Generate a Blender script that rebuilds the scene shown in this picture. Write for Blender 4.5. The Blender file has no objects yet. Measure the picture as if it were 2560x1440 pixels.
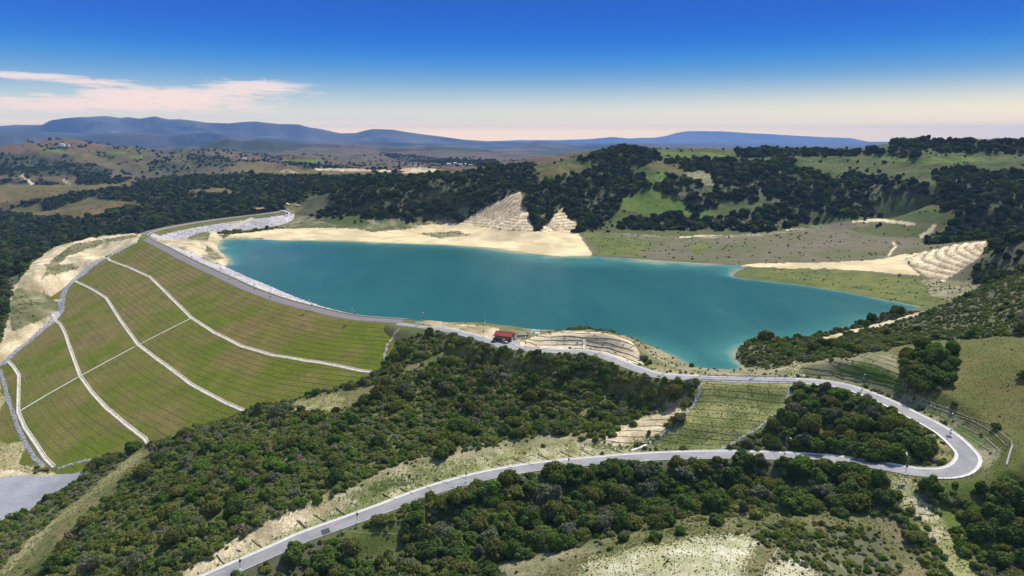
import bpy, math, random
import numpy as np
from mathutils import Vector, Matrix
random.seed(7); RNG = np.random.default_rng(7)
C = bpy.context.scene.collection
scene = bpy.context.scene
# ------------------------------------------------------------------ camera geometry (metres, dam crest at z = 0)
F_PX = 1707.0; PITCH = math.atan(375/1707.0); CAMZ = 100.0
cP, sP = math.cos(PITCH), math.sin(PITCH)
WATER = -11.0
def ray(px, py):
    x = (px-1280)/F_PX; u = -(py-720)/F_PX
    return np.array([x, cP+u*sP, -sP+u*cP])
def at_z(px, py, z):
    r = ray(px, py); t = (z-CAMZ)/r[2]
    return np.array([r[0]*t, r[1]*t, z])
def at_d(px, py, d):
    r = ray(px, py); t = d/math.hypot(r[0], r[1])
    return np.array([r[0]*t, r[1]*t, CAMZ+r[2]*t])
def at_h(px, d, z):
    r = ray(px, 345); t = d/math.hypot(r[0], r[1])
    return np.array([r[0]*t, r[1]*t, z])
def project(X, Y, Z):
    Zr = Z-CAMZ
    Fw = Y*cP-Zr*sP; U = Y*sP+Zr*cP
    Fw = np.maximum(Fw, 1.0)
    return 1280+F_PX*X/Fw, 720-F_PX*U/Fw
def smooth_line(P, n=8):                       # Catmull-Rom through the points
    P = np.asarray(P, float); out = []
    Q = np.vstack([2*P[0]-P[1], P, 2*P[-1]-P[-2]])
    for i in range(1, len(Q)-2):
        p0, p1, p2, p3 = Q[i-1], Q[i], Q[i+1], Q[i+2]
        for k in range(n):
            t = k/n
            out.append(.5*((2*p1)+(-p0+p2)*t+(2*p0-5*p1+4*p2-p3)*t*t+(-p0+3*p1-3*p2+p3)*t**3))
    out.append(P[-1]); return np.array(out)
def sstep(a, b, x):
    t = np.clip((x-a)/(b-a), 0, 1); return t*t*(3-2*t)
# ------------------------------------------------------------------ noise in world space
def vnoise(x, y, seed=0):
    xi = np.floor(x).astype(np.int64); yi = np.floor(y).astype(np.int64)
    fx = x-xi; fy = y-yi; fx = fx*fx*(3-2*fx); fy = fy*fy*(3-2*fy)
    def h(a, b):
        n = (a*374761393 + b*668265263 + seed*1442695041) & 0xffffffff
        n = ((n ^ (n >> 13))*1274126177) & 0xffffffff
        return ((n ^ (n >> 16)) & 0xffff)/65535.0
    a = h(xi, yi); b = h(xi+1, yi); c = h(xi, yi+1); d = h(xi+1, yi+1)
    return (a*(1-fx)+b*fx)*(1-fy)+(c*(1-fx)+d*fx)*fy
def fbm(x, y, scale, octs=4, seed=0, ridged=False):
    s = 0; a = 1; t = 0; x = x/scale; y = y/scale
    for o in range(octs):
        n = vnoise(x+o*17.3, y-o*9.1, seed+o)
        if ridged: n = 1-np.abs(2*n-1)
        s = s+a*n; t += a; a *= .5; x = x*2.03; y = y*2.03
    return s/t*2-1
# ------------------------------------------------------------------ the dam's crest in plan
CREST_PX = [(1119,822),(1056,812),(1000,804),(880,794),(780,772),(700,751),(620,722),(560,694),(500,667),(440,637),(395,613),(368,600),(356,591),(362,583),(400,572),(450,562),(520,551),(590,542),(650,535),(715,526)]
CREST = smooth_line([at_z(a, b, 0)[:2] for a, b in CREST_PX], 5)
def near_line(X, Y, L, Z=None):
    best = np.full(X.shape, 1e9, np.float32); sg = np.zeros(X.shape, np.float32); zz = np.zeros(X.shape, np.float32)
    for i in range(len(L)-1):
        a = L[i]; b = L[i+1]; ab = b[:2]-a[:2]; q = ab.dot(ab)
        if q < 1e-9: continue
        t = np.clip(((X-a[0])*ab[0]+(Y-a[1])*ab[1])/q, 0, 1)
        dx = X-a[0]-t*ab[0]; dy = Y-a[1]-t*ab[1]; d = np.hypot(dx, dy)
        m = d < best
        best = np.where(m, d, best); sg = np.where(m, np.sign(ab[0]*dy-ab[1]*dx), sg)
        if Z is not None: zz = np.where(m, Z[i]+(Z[i+1]-Z[i])*t, zz)
    return best, sg, zz
SL_DOWN, SL_UP = 2.6, 2.5
def dam_z(d, s):
    return -np.maximum(0, d-5.4)/np.where(s > 0, SL_DOWN, SL_UP)
def hit_dam(px, py):
    r = ray(px, py); t = np.linspace(150, 1150, 2500)
    p = np.array([0, 0, CAMZ])[None]+r[None]*t[:, None]
    d, s, _ = near_line(p[:, 0], p[:, 1], CREST)
    i = np.argmax(p[:, 2] < dam_z(d, s)); return p[i]
# ------------------------------------------------------------------ roads: centre lines as (px, py, z)
UPPER = [(994,809,0),(1056,817,0),(1119,826,.2),(1166,837,.6),(1215,851,1),(1275,866,1.3),(1337,876,1.5),(1400,879,1.5),(1462,881,1.5),(1509,891,1.2),(1556,910,.7),(1619,932,.2),(1656,941,0),(1750,946,0),(1862,951,0),(1986,953,0),(2069,959,0),(2140,975,.2),(2215,1005,.4),(2275,1035,.3),(2331,1063,0),(2369,1087,-.6),(2402,1117,-1.4),(2421,1144,-2.4),(2406,1170,-3.3),(2369,1183,-4),(2312,1183,-4.6),(2256,1175,-5.2),(2181,1162,-6.6),(2087,1149,-8.8),(1975,1142,-10.8),(1862,1138,-12.2),(1750,1138,-13.2),(1600,1144,-14.4),(1434,1158,-15.8),(1325,1170,-16.8),(1200,1193,-18),(1075,1228,-19.4),(950,1275,-20.8),(856,1309,-22),(762,1343,-23.2),(700,1371,-24),(570,1428,-26),(480,1468,-27.4),(380,1512,-29)]
ROAD = smooth_line([at_z(*p) for p in UPPER], 5)
# ------------------------------------------------------------------ lake outline (px, py) on the water plane
LAKE_PX = [(880,803),(780,780),(700,760),(620,731),(560,703),(560,668),(577,660),(570,645),(556,632),(542,618),(546,606),(557,598),(620,597),(700,601),(850,602),(960,608),(1100,612),(1220,620),(1280,628),(1380,640),(1480,641),(1560,645),(1700,655),(1800,660),(1862,666),(1845,678),(1832,690),(1860,697),(1900,701),(2000,713),(2100,728),(2200,747),(2312,769),(2300,781),(2250,796),(2150,820),(2060,846),(1980,859),(1930,858),(1880,860),(1848,874),(1838,888),(1848,905),(1862,916),(1850,930),(1790,932),(1740,925),(1700,905),(1650,885),(1600,866),(1500,862),(1400,856),(1330,850),(1200,830),(1110,824),(1060,812),(1000,812),(940,808)]
LAKE = smooth_line([at_z(a, b, WATER)[:2] for a, b in LAKE_PX], 4)
# ------------------------------------------------------------------ control points of the natural ground
ctrl = []
def Zp(*L):
    for p in L: ctrl.append(at_z(*p))
def Dp(*L):
    for p in L: ctrl.append(at_d(*p))
def Hp(*L):
    for p in L: ctrl.append(at_h(*p))
def Gp(*L):
    for p in L: ctrl.append(hit_dam(*p))
Zp((1190,836,.6),(1260,872,1.2),(1300,855,1.3),(1340,836,0),(1400,832,6),(1500,832,8),(1560,845,6.5),(1590,852,4),(1330,872,1.5),(1590,905,.6),(1650,922,-.5),(1060,797,3),(1100,804,1.5),(1150,815,1),(1215,815,1),(1720,935,-3),(1640,890,-5),(1700,918,-7),
   (975,838,-5),(1050,832,-1),(1150,848,-1),(1250,884,-1.5),(1350,892,-.5),(1450,894,-.5),(1560,928,-2),(1640,953,-3),(1725,963,-4.5),
   (1190,866,-3),(1050,905,-8),(940,985,-14),(830,1012,-20),(740,1020,-24),(1150,950,-12),(1300,960,-8.5),(1450,960,-6.5),(1600,985,-8.5),(1000,1050,-18),(1200,1050,-16),(1350,1060,-15),(1500,1050,-12.5),(1600,1045,-11.5),(1700,1012,-7.5),
   (1550,1125,-13),(1400,1132,-14.3),(1250,1152,-15.2),(1100,1192,-16.5),(950,1240,-18.5),(800,1292,-21),(650,1350,-23),(520,1412,-25),(480,1440,-25),
   (700,1100,-20),(700,1250,-20.5),(850,1150,-18.5),(880,1080,-19.5),(560,1230,-25),(500,1150,-30),(400,1250,-32),(300,1330,-35),(150,1420,-40),(450,1380,-27),(300,1430,-32),(600,1090,-27),(400,1150,-36),(330,1150,-42),(250,1200,-45),(100,1320,-48),(0,1400,-50),(60,1420,-45),
   (0,1200,-54),(100,1192,-53),(205,1180,-49.6),(150,1200,-51.8),(120,1235,-53.3),(0,1310,-54.5),(150,1265,-51.5),(60,1325,-52),
   (0,1050,-53.5),(30,1100,-54),(70,1155,-54))
Gp((1000,820),(962,885),(935,932),(850,962),(760,985),(680,1008),(610,1032),(500,1070),(370,1110),(250,1143),(140,1172),(345,604),(300,628),(250,650),(185,700),(155,745),(150,780),(100,830),(50,870),(10,905),(0,925),(20,1000),(60,1110),(105,1160))
Zp((350,586,.6),(250,592,-2),(130,620,-8),(75,665,-14),(40,715,-22),(20,760,-29),(18,830,-37),(0,862,-42),(230,640,-9),(120,690,-17),(100,760,-26),(60,810,-34),(0,700,-38),(0,640,-40),(100,600,-38),(250,570,-32),(0,560,-42),(350,560,-24),(450,545,-17),(560,532,-12),(640,524,-4),(700,515,0),
   (400,600,-4),(450,598,-5),(500,580,-5.5),(540,602,-8.5),(530,640,-7.5),(570,658,-10.3),(480,622,-5),(520,610,-6),
   (250,530,-22),(200,505,-14),(300,490,-8),(400,500,-8),(600,470,5),(800,460,12),(500,450,10),(350,460,3),(700,440,22),(200,480,-20),(100,520,-35),(0,520,-44),(900,445,25),(1000,440,30),(1150,430,38),
   (720,522,0),(760,490,12),(850,470,26),(950,475,30),(1000,480,28),(760,566,-9),(900,570,-9),(1000,562,-9),(1100,552,-8.5),(900,530,4),(1000,520,10),(1100,480,28),(1200,450,42),
   (1300,480,29.6),(1150,560,-9.5),(1330,576,-10.5),(1240,571,-10.5),(1408,518,9.5),(1355,577,-10.5),(1440,577,-10.3),(600,580,-10.3),(700,585,-10.5),(1000,590,-10.5),(1250,600,-10.5),(1450,610,-10.5),(1225,518,10.6),(1322,530,13.5),(1345,535,9.5),(1300,468,33),(1260,470,33),
   (1500,579,-10),(1600,586,-10),(1750,591,-10),(1900,582,-9),(2050,562,-7.5),(1700,630,-10.4),(1900,640,-10.2),(2100,600,-9.5),(2200,640,-9.8),(2200,560,-7.5),(2330,560,-5),
   (1900,685,-9.8),(2100,700,-9.2),(2300,740,-9.3),(2250,700,-9),
   (2300,592,-5),(2450,580,5),(2560,560,15),(2330,612,-3),(2265,640,-8.5),(2340,702,-8.5),(2485,602,15),(2380,610,4),(2430,640,7),(2420,695,-5),(2560,600,25),(2500,660,8),(2450,705,-6),
   (2560,690,22),(2500,706,10),(2450,722,2),(2380,757,-8),(2560,760,20),(2450,790,12),(2350,812,4),(2250,832,-2.5),(2150,852,-3.5),(2050,872,-3.5),(1980,882,-4.5),(1900,880,-7.5),(1900,915,-7),(1950,925,-3),(2560,830,18),(2400,850,12),(2250,862,8),(2230,876,9),(2120,890,7),(2010,915,3.5),
   (2400,930,10),(2560,930,15),(2500,1000,8),(2560,1080,4),(2350,960,8),(2280,975,6.5),(2420,1045,4),(2520,1120,2.5),(2535,1180,-.5),
   (2300,1215,-6),(2450,1212,-5.5),(2560,1235,-6),(2250,1250,-7.6),(2300,1300,-9.6),(2380,1400,-12.5),(2450,1300,-10),(2560,1350,-11),(2560,1440,-12),(2200,1350,-12),(2150,1440,-12),
   (2000,1225,-16),(1800,1245,-19),(1600,1255,-21),(1400,1290,-22.5),(1250,1340,-24.5),(1100,1390,-26.5),(1000,1440,-28.5),(850,1420,-28.5),(1000,1330,-24.5),(900,1345,-25),
   (1660,1312,-11.5),(1500,1332,-13.5),(1350,1382,-15.5),(1250,1432,-17.5),(1900,1282,-11.5),(2050,1292,-11.5),(1750,1350,-8),(1900,1350,-7.5),(1700,1430,-4),(1900,1440,-3),(1500,1440,-8),(2050,1400,-8),
   (2250,1100,-3),(2150,1060,-4),(2050,1020,-4),(2100,1110,-7),(1960,1100,-9),(1930,1060,-7.5),(2020,980,-2),
   (1745,958,-1),(1980,960,-1),(1700,1040,-7.3),(1800,1040,-7),(1920,1040,-7),(1640,1115,-13),(1760,1120,-13),
   (-300,1440,-58),(-400,1000,-54),(-400,800,-46),(-400,650,-44),(2900,900,25),(2900,700,35),(2900,600,45),(2900,1300,-2),(1280,1700,-12),(2000,1750,-4),(600,1750,-34),(0,1750,-50))
for y, d in ((545,890),(500,938),(460,990),(420,1065)):
    Dp((1480,y,d),(1620,y,d+10),(1760,y,d+25))
Dp((1290,448,1025),(1345,470,975),(1365,505,935),(1400,500,932),(1440,520,915),(1400,470,960),(1340,415,1075),(1450,394,1120),(1560,367,1160),(1640,380,1180),(1700,385,1200),(1660,378,1270),(1800,378,1300),(1900,530,930),(1900,480,1000),(1900,440,1060),(1900,410,1120),(1900,385,1260),
   (2100,520,955),(2100,480,1010),(2100,440,1070),(2100,415,1120),(2100,395,1200),(2100,384,1270),(2330,520,960),(2350,480,1020),(2350,440,1080),(2400,400,1150),(2450,363,1260),(2270,358,1260),(2350,350,1300),(2560,361,1270),(2560,420,1100),(2560,480,960),(2450,520,880),(2750,360,1270),(2750,450,1000),
   (0,470,2000),(100,500,1650),(0,430,2500),(0,373,3000),(170,364,3000),(350,379,3000),(500,385,3200),(700,395,3300),(900,405,3500),(170,400,2700),(400,420,2500),(600,430,2300),(800,440,2100),(1000,436,2000),(1100,425,2600),(1200,418,3000),(1300,410,3200),(-300,385,3000),(-300,450,2000))
Hp((1600,1500,62),(2000,1600,62),(2400,1700,62),(1500,2000,20),(2000,2200,20),(2500,2300,20),(2800,2000,20),(100,4000,-30),(700,4200,-30),(1300,4200,-20),(2000,4000,-10),(2600,4000,-10),(100,9000,-40),(1280,9000,-40),(2500,9000,-40),(100,30000,-60),(1280,30000,-60),(2500,30000,-60),(-400,5000,-30),(2900,6000,-10))
# the valley that the dam fills
for i in range(0, len(CREST)-1, 4):
    p = CREST[i]; t = CREST[i+1]-CREST[i]; t /= np.linalg.norm(t); n = np.array([-t[1], t[0]])
    k = i/5.0
    if 3 <= k <= 9.6:
        dp = -44 if 4 <= k <= 8.5 else -22
        for off in (0, 45, 85):
            q = p+n*off; ctrl.append(np.array([q[0], q[1], min(dp, -off/SL_DOWN-14)]))
        q = p-n*50; ctrl.append(np.array([q[0], q[1], -34.]))
    elif k > 12.5:
        for off, z in ((0, -14), (25, -18), (-22, -13)):
            q = p+n*off; ctrl.append(np.array([q[0], q[1], z]))
ctrl = np.array(ctrl)
cu = np.arctan2(ctrl[:, 0], ctrl[:, 1]); cv = np.log(np.hypot(ctrl[:, 0], ctrl[:, 1]))
def rbf_fit(u, v, z, c=.012, lam=.0006):
    n = len(u); D = np.sqrt((u[:, None]-u)**2+(v[:, None]-v)**2+c*c)
    A = np.zeros((n+3, n+3)); A[:n, :n] = D+lam*np.eye(n)*-1; A[:n, n] = 1; A[:n, n+1] = u; A[:n, n+2] = v; A[n:, :n] = A[:n, n:].T
    w = np.linalg.solve(A, np.r_[z, 0, 0, 0]); return w
W_ = rbf_fit(cu, cv, ctrl[:, 2])
def rbf_eval(U, V, c=.012):
    out = W_[-3]+W_[-2]*U+W_[-1]*V
    for i in range(len(cu)):
        out = out+W_[i]*np.sqrt((U-cu[i])**2+(V-cv[i])**2+c*c)
    return out
# ------------------------------------------------------------------ the ground grid: azimuth x log distance round the viewpoint's foot
DA = math.radians(.1); az = np.arange(-math.radians(60), math.radians(60)+1e-6, DA)
lr = np.concatenate([np.arange(math.log(55), math.log(1500), .0031), np.arange(math.log(1500), math.log(31000), .0068)])
NA, NR = len(az), len(lr)
rr = np.exp(lr)
cz_u = az[::6]; cz_v = lr[::6]
Zc = rbf_eval(*np.meshgrid(cz_u, cz_v))
def upsample(Zc):
    iu = np.clip((az-cz_u[0])/(cz_u[1]-cz_u[0]), 0, len(cz_u)-1.001); a = iu.astype(int); f = iu-a
    T = Zc[:, a]*(1-f)+Zc[:, a+1]*f
    iv = np.clip(np.interp(lr, cz_v, np.arange(len(cz_v))), 0, len(cz_v)-1.001); b = iv.astype(int); g = (iv-b)[:, None]
    return T[b]*(1-g)+T[b+1]*g
R2, A2 = np.meshgrid(rr, az, indexing='ij')
X = R2*np.sin(A2); Y = R2*np.cos(A2)
Z = upsample(Zc)
# natural relief
Z += sstep(100, 160, R2)*(.9*fbm(X, Y, 34, 3, 3)+.35*fbm(X, Y, 9, 3, 11))*(1-sstep(1200, 2500, R2))
hill = sstep(-4, 25, Z)*sstep(820, 980, R2)+sstep(1100, 1400, R2)
hill = np.clip(hill, 0, 1)
cutm = np.ones(X.shape)
for q_, rad_ in (((1260,540,3), 95), ((1400,555,-2), 42), ((1160,555,-8), 40)):
    p_ = at_z(*q_); cutm *= sstep(rad_, rad_*1.9, np.hypot(X-p_[0], Y-p_[1]))
Z += hill*cutm*(13*fbm(X, Y, 130, 4, 21, True)-4.5)*(1-sstep(1500, 3000, R2)*.3)
Z += sstep(1500, 2300, R2)*(1-sstep(4000, 6000, R2))*(46*fbm(X, Y, 480, 6, 31, True)-8)
# far ridges
def skyline(pts, D, W, base, rough, seed, gully):
    P = np.array([at_d(a, b, D) for a, b in pts]); a = np.arctan2(P[:, 0], P[:, 1])
    crest = np.interp(az, a, P[:, 2])[None]
    sel = slice(np.searchsorted(rr, D*math.exp(-W*1.3)), NR)
    u = (lr[sel, None]-math.log(D)+.12*W*fbm(X[sel], Y[sel], D*.12, 3, seed))/W
    u0 = (lr[sel, None]-math.log(D))/W
    sh = np.where(u < 0, np.clip(1+u, 0, 1)**1.25, np.clip(1-u*.7, 0, 1))
    g = fbm(X[sel], Y[sel], gully, 5, seed+5, True)
    z = base+(crest-base)*np.where(np.abs(u0) < .04, 1.0, sh)*(1-rough*1.05*(1-g)*np.clip(np.abs(u0)*9, 0, 1))
    inside = (a[0] <= az) & (az <= a[-1])
    Z[sel] = np.where(inside[None], np.maximum(Z[sel], z), Z[sel])
skyline([(-600,372),(0,364),(150,366),(350,372),(480,366),(530,358),(570,346),(605,353),(650,350),(700,355),(760,359),(900,362),(1000,366),(1100,365),(1200,372),(1280,384),(1500,398)], 5200, .26, -30, .5, 41, 420)
skyline([(700,396),(800,392),(900,384),(1000,379),(1090,376),(1180,379),(1300,384),(1400,388),(1600,395)], 4300, .16, -30, .4, 47, 300)
skyline([(1150,380),(1240,368),(1300,362),(1340,352),(1400,357),(1450,366),(1550,361),(1640,358),(1670,363),(1750,371),(1850,376),(2100,376),(2600,380)], 8000, .22, -40, .5, 53, 700)
skyline([(-700,338),(0,330),(100,328),(250,333),(350,330),(420,338),(520,330),(600,340),(700,346),(800,353),(900,352),(1000,356),(1200,362)], 8800, .22, -40, .7, 59, 900)
skyline([(-700,320),(-200,322),(0,313),(40,310),(105,311),(125,300),(160,294),(200,291),(240,288),(270,287),(300,292),(320,290),(350,295),(385,289),(420,296),(480,299),(520,305),(570,307),(605,303),(640,302),(700,308),(745,309),(770,316),(810,322),(850,331),(890,331),(915,324),(935,321),(980,323),(1020,330),(1080,338),(1160,349),(1250,354),(1400,357),(2000,366)], 12500, .2, -40, .6, 61, 1000)
skyline([(900,352),(1150,354),(1250,352),(1300,350),(1400,350),(1480,347),(1530,342),(1570,346),(1640,343),(1670,337),(1690,330),(1720,325),(1800,325),(1850,329),(1920,333),(2000,338),(2060,342),(2090,343),(2130,345),(2180,356),(2250,362),(2560,366)], 26000, .12, -40, .5, 67, 3000)
# lake bed
near = rr < 1250
Nn = int(near.sum()); Xn, Yn = X[:Nn].astype(np.float32), Y[:Nn].astype(np.float32); Zn = Z[:Nn]
dcrest, screst, _ = near_line(Xn, Yn, CREST)
LK = np.vstack([LAKE, LAKE[:1]])
dl, _, _ = near_line(Xn, Yn, LK)
inside = np.zeros(Xn.shape, bool)
for a, b in zip(LK[:-1], LK[1:]):
    if a[1] == b[1]: continue
    c = ((a[1] > Yn) != (b[1] > Yn)) & (Xn < (b[0]-a[0])*(Yn-a[1])/(b[1]-a[1])+a[0])
    inside ^= c
sl = np.where(inside, -dl, dl)+.8*fbm(Xn, Yn, 7, 3, 77)
downstream = (screst > 0) & (dcrest < 160)
zin = WATER-np.minimum(.03+.13*np.maximum(-sl, 0), 14)
zout = np.minimum(Zn, WATER+.1+.8*np.maximum(sl, 0))
zout = np.where(downstream, Zn, np.maximum(zout, WATER+.12+.035*np.minimum(np.maximum(sl, 0), 12)))
Zn[:] = np.where(sl < 0, np.minimum(Zn, zin), np.where(sl < 45, zout, Zn))
# road benches
droad, sroad, zroad = near_line(Xn, Yn, ROAD, ROAD[:, 2])
w = 1-sstep(4.6, 15, droad)
Zn[:] = Zn*(1-w)+(zroad-.02)*w
rd = droad < 4.8
DZ = dam_z(dcrest, screst)
SURF = Z.copy(); dam_on = (DZ > Zn-.2) & (dcrest < 170)
SURF[:Nn] = np.where(dam_on, np.maximum(DZ, Zn), Zn)
# what the photograph's viewpoint can see of it
slope = (SURF-CAMZ)/R2
runmax = np.maximum.accumulate(slope, 0)
visible = slope >= runmax-1e-9
hidden_by = (runmax-slope)*R2
def surf(x, y):
    u = (math.atan2(x, y)-az[0])/DA; v = np.interp(math.log(math.hypot(x, y)), lr, np.arange(NR))
    a = int(min(max(u, 0), NA-2)); b = int(min(v, NR-2)); f = u-a; g = v-b
    return (SURF[b, a]*(1-f)+SURF[b, a+1]*f)*(1-g)+(SURF[b+1, a]*(1-f)+SURF[b+1, a+1]*f)*g
def ground(px, py):
    r = ray(px, py); h = math.hypot(r[0], r[1]); s = r[2]/h
    a = int(round((math.atan2(r[0], r[1])-az[0])/DA)); a = min(max(a, 0), NA-1)
    i = int(np.argmax(slope[:, a] >= s))
    if i == 0: i = NR-1
    s0, s1 = slope[i-1, a], slope[i, a]; t = (s-s0)/(s1-s0+1e-12); t = min(max(t, 0), 1)
    d = rr[i-1]+(rr[i]-rr[i-1])*t
    x, y = r[0]/h*d, r[1]/h*d
    return np.array([x, y, surf(x, y)])
# ------------------------------------------------------------------ materials
def mat(name):
    m = bpy.data.materials.new(name); m.use_nodes = True
    nt = m.node_tree; nt.nodes.clear(); out = nt.nodes.new('ShaderNodeOutputMaterial')
    return m, nt, out
def nd(nt, t, **kw):
    n = nt.nodes.new(t)
    for k, v in kw.items():
        if k in n.inputs: n.inputs[k].default_value = v
        else: setattr(n, k, v)
    return n
def lk(nt, a, b): nt.links.new(a, b)
def mth(nt, op, a, b=None, c=None, clamp=False):
    n = nt.nodes.new('ShaderNodeMath'); n.operation = op; n.use_clamp = clamp
    for i, v in enumerate((a, b, c)):
        if v is None: continue
        if isinstance(v, (int, float)): n.inputs[i].default_value = v
        else: nt.links.new(v, n.inputs[i])
    return n.outputs[0]
def mixc(nt, f, a, b, mode='MIX'):
    n = nt.nodes.new('ShaderNodeMix'); n.data_type = 'RGBA'; n.blend_type = mode
    for i, v in ((0, f), (6, a), (7, b)):
        if isinstance(v, (int, float)): n.inputs[i].default_value = v
        elif isinstance(v, tuple): n.inputs[i].default_value = (*v, 1) if len(v) == 3 else v
        else: nt.links.new(v, n.inputs[i])
    return n.outputs[2]
def noise(nt, vec, scale, detail=4, rough=.55):
    n = nt.nodes.new('ShaderNodeTexNoise'); n.inputs['Scale'].default_value = scale; n.inputs['Detail'].default_value = detail; n.inputs['Roughness'].default_value = rough
    nt.links.new(vec, n.inputs['Vector']); return n.outputs['Fac']
def simple(name, col, rough=.8, metal=0, var=.15, scale=1.5, bump=0):
    m, nt, out = mat(name); b = nd(nt, 'ShaderNodeBsdfPrincipled', Roughness=rough, Metallic=metal)
    tc = nt.nodes.new('ShaderNodeTexCoord'); g = nt.nodes.new('ShaderNodeNewGeometry')
    f = noise(nt, g.outputs['Position'], scale, 5); v = mth(nt, 'MULTIPLY_ADD', f, 2*var*2, 1-2*var)
    lk(nt, mixc(nt, 1.0, (*col, 1), v, 'MULTIPLY'), b.inputs['Base Color'])
    b.inputs['Specular IOR Level'].default_value = .3
    if bump:
        bp = nd(nt, 'ShaderNodeBump', Strength=bump, Distance=.1); lk(nt, f, bp.inputs['Height']); lk(nt, bp.outputs[0], b.inputs['Normal'])
    lk(nt, b.outputs[0], out.inputs[0]); return m
def ground_mat(name):
    m, nt, out = mat(name)
    b = nd(nt, 'ShaderNodeBsdfPrincipled', Roughness=.95); b.inputs['Specular IOR Level'].default_value = .12
    a = nd(nt, 'ShaderNodeAttribute', attribute_name='cover'); k = nd(nt, 'ShaderNodeAttribute', attribute_name='kind')
    sp = nt.nodes.new('ShaderNodeSeparateColor'); lk(nt, k.outputs['Color'], sp.inputs[0])
    pos = nt.nodes.new('ShaderNodeNewGeometry').outputs['Position']
    n1 = noise(nt, pos, .9, 6, .62); n2 = noise(nt, pos, .09, 4); n3 = noise(nt, pos, 3.2, 3, .6)
    v = mth(nt, 'ADD', mth(nt, 'MULTIPLY', n1, 1.0), mth(nt, 'ADD', mth(nt, 'MULTIPLY', n2, .45), mth(nt, 'MULTIPLY', n3, .45)))
    v = mth(nt, 'MULTIPLY_ADD', mth(nt, 'SUBTRACT', v, .95), sp.outputs[1], 1.0)
    v = mth(nt, 'MAXIMUM', v, .25)
    col = mixc(nt, 1.0, a.outputs['Color'], v, 'MULTIPLY')
    # tufts: speckle of green over straw
    tf = mth(nt, 'GREATER_THAN', mth(nt, 'ADD', mth(nt, 'MULTIPLY', noise(nt, pos, 1.6, 2, .5), .6), mth(nt, 'MULTIPLY', noise(nt, pos, .12, 3), .5)), .575)
    col = mixc(nt, mth(nt, 'MULTIPLY', tf, sp.outputs[2]), col, (.075, .105, .025))
    # rock: cells of differing grey
    vo = nd(nt, 'ShaderNodeTexVoronoi', Scale=.85); lk(nt, pos, vo.inputs['Vector'])
    rc = nt.nodes.new('ShaderNodeSeparateColor'); lk(nt, vo.outputs['Color'], rc.inputs[0])
    rv = mth(nt, 'MULTIPLY_ADD', rc.outputs[0], 1.0, .5); rv = mth(nt, 'MULTIPLY', rv, mth(nt, 'SUBTRACT', 1.25, mth(nt, 'MULTIPLY', vo.outputs['Distance'], .9)))
    col = mixc(nt, sp.outputs[0], col, mixc(nt, 1.0, col, rv, 'MULTIPLY'))
    lk(nt, col, b.inputs['Base Color'])
    bp = nd(nt, 'ShaderNodeBump', Strength=.6, Distance=.5); lk(nt, n1, bp.inputs['Height']); lk(nt, bp.outputs[0], b.inputs['Normal'])
    lk(nt, b.outputs[0], out.inputs[0]); return m
M = {}
M['ground'] = ground_mat('ground')
M['asphalt'] = simple('asphalt', (.265, .25, .247), .85, 0, .24, .22)
M['asphalt_pale'] = simple('crest_asphalt', (.175, .15, .152), .85, 0, .14, .3)
M['concrete'] = simple('concrete', (.66, .62, .54), .8, 0, .12, .5)
M['concrete_grey'] = simple('grey_concrete', (.4, .39, .37), .85, 0, .15, .6)
M['drain'] = simple('pale_drain', (.62, .55, .42), .85, 0, .3, .5)
M['ramp'] = simple('worn_ramp_concrete', (.42, .36, .30), .9, 0, .25, .4)
M['rock'] = simple('riprap_rock', (.3, .29, .31), .9, 0, .3, .9, .8)
M['straw'] = simple('straw_roll', (.26, .22, .12), .95, 0, .25, 1.2)
M['straw_dark'] = simple('weathered_roll', (.10, .085, .055), .95, 0, .25, 1.2)
M['straw_mid'] = simple('greyed_roll', (.19, .165, .085), .95, 0, .25, 1.2)
M['straw_pale'] = simple('pale_roll', (.42, .37, .24), .95, 0, .2, 1.2)
M['steel'] = simple('galvanised', (.33, .37, .42), .45, .6, .08, 1)
M['white'] = simple('white_paint', (.75, .76, .76), .5, 0, .05, 1)
M['dark'] = simple('dark_metal', (.03, .035, .05), .4, .3, .1, 1)
M['panel'] = simple('solar_panel', (.012, .018, .05), .25, .2, .1, 1)
M['roof_red'] = simple('red_metal_roof', (.30, .035, .03), .55, 0, .1, 1.5)
M['brick'] = simple('brown_block_wall', (.16, .085, .055), .9, 0, .2, 2.5)
M['door'] = simple('grey_door', (.24, .26, .28), .6, 0, .05, 1)
M['glass'] = simple('window_glass', (.02, .025, .03), .12, 0, .05, 1)
M['tan_paint'] = simple('beige_car_paint', (.46, .36, .27), .35, .2, .04, .5)
M['dark_paint'] = simple('dark_car_paint', (.03, .03, .035), .3, .3, .04, .5)
M['tyre'] = simple('tyre', (.02, .02, .02), .8, 0, .1, 2)
M['lens'] = simple('headlight_lens', (.7, .7, .72), .2, 0, .02, 1)
M['orange_roof'] = simple('orange_tile_roof', (.5, .24, .13), .8, 0, .12, 1)
M['cream'] = simple('cream_wall', (.55, .5, .45), .8, 0, .08, 1)
M['pink'] = simple('faded_red_paint', (.48, .17, .14), .8, 0, .25, .8)
M['grate'] = simple('cattle_grate', (.075, .075, .085), .6, .4, .2, 2)
M['skin'] = simple('skin', (.35, .2, .14), .7, 0, .05, 3)
M['cloth_dark'] = simple('dark_clothes', (.025, .028, .04), .9, 0, .1, 3)
M['cloth_blue'] = simple('blue_clothes', (.05, .07, .12), .9, 0, .1, 3)
M['hair'] = simple('dark_hair', (.02, .015, .012), .8, 0, .1, 3)
M['bark'] = simple('bark', (.10, .075, .055), .95, 0, .25, 2)
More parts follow.
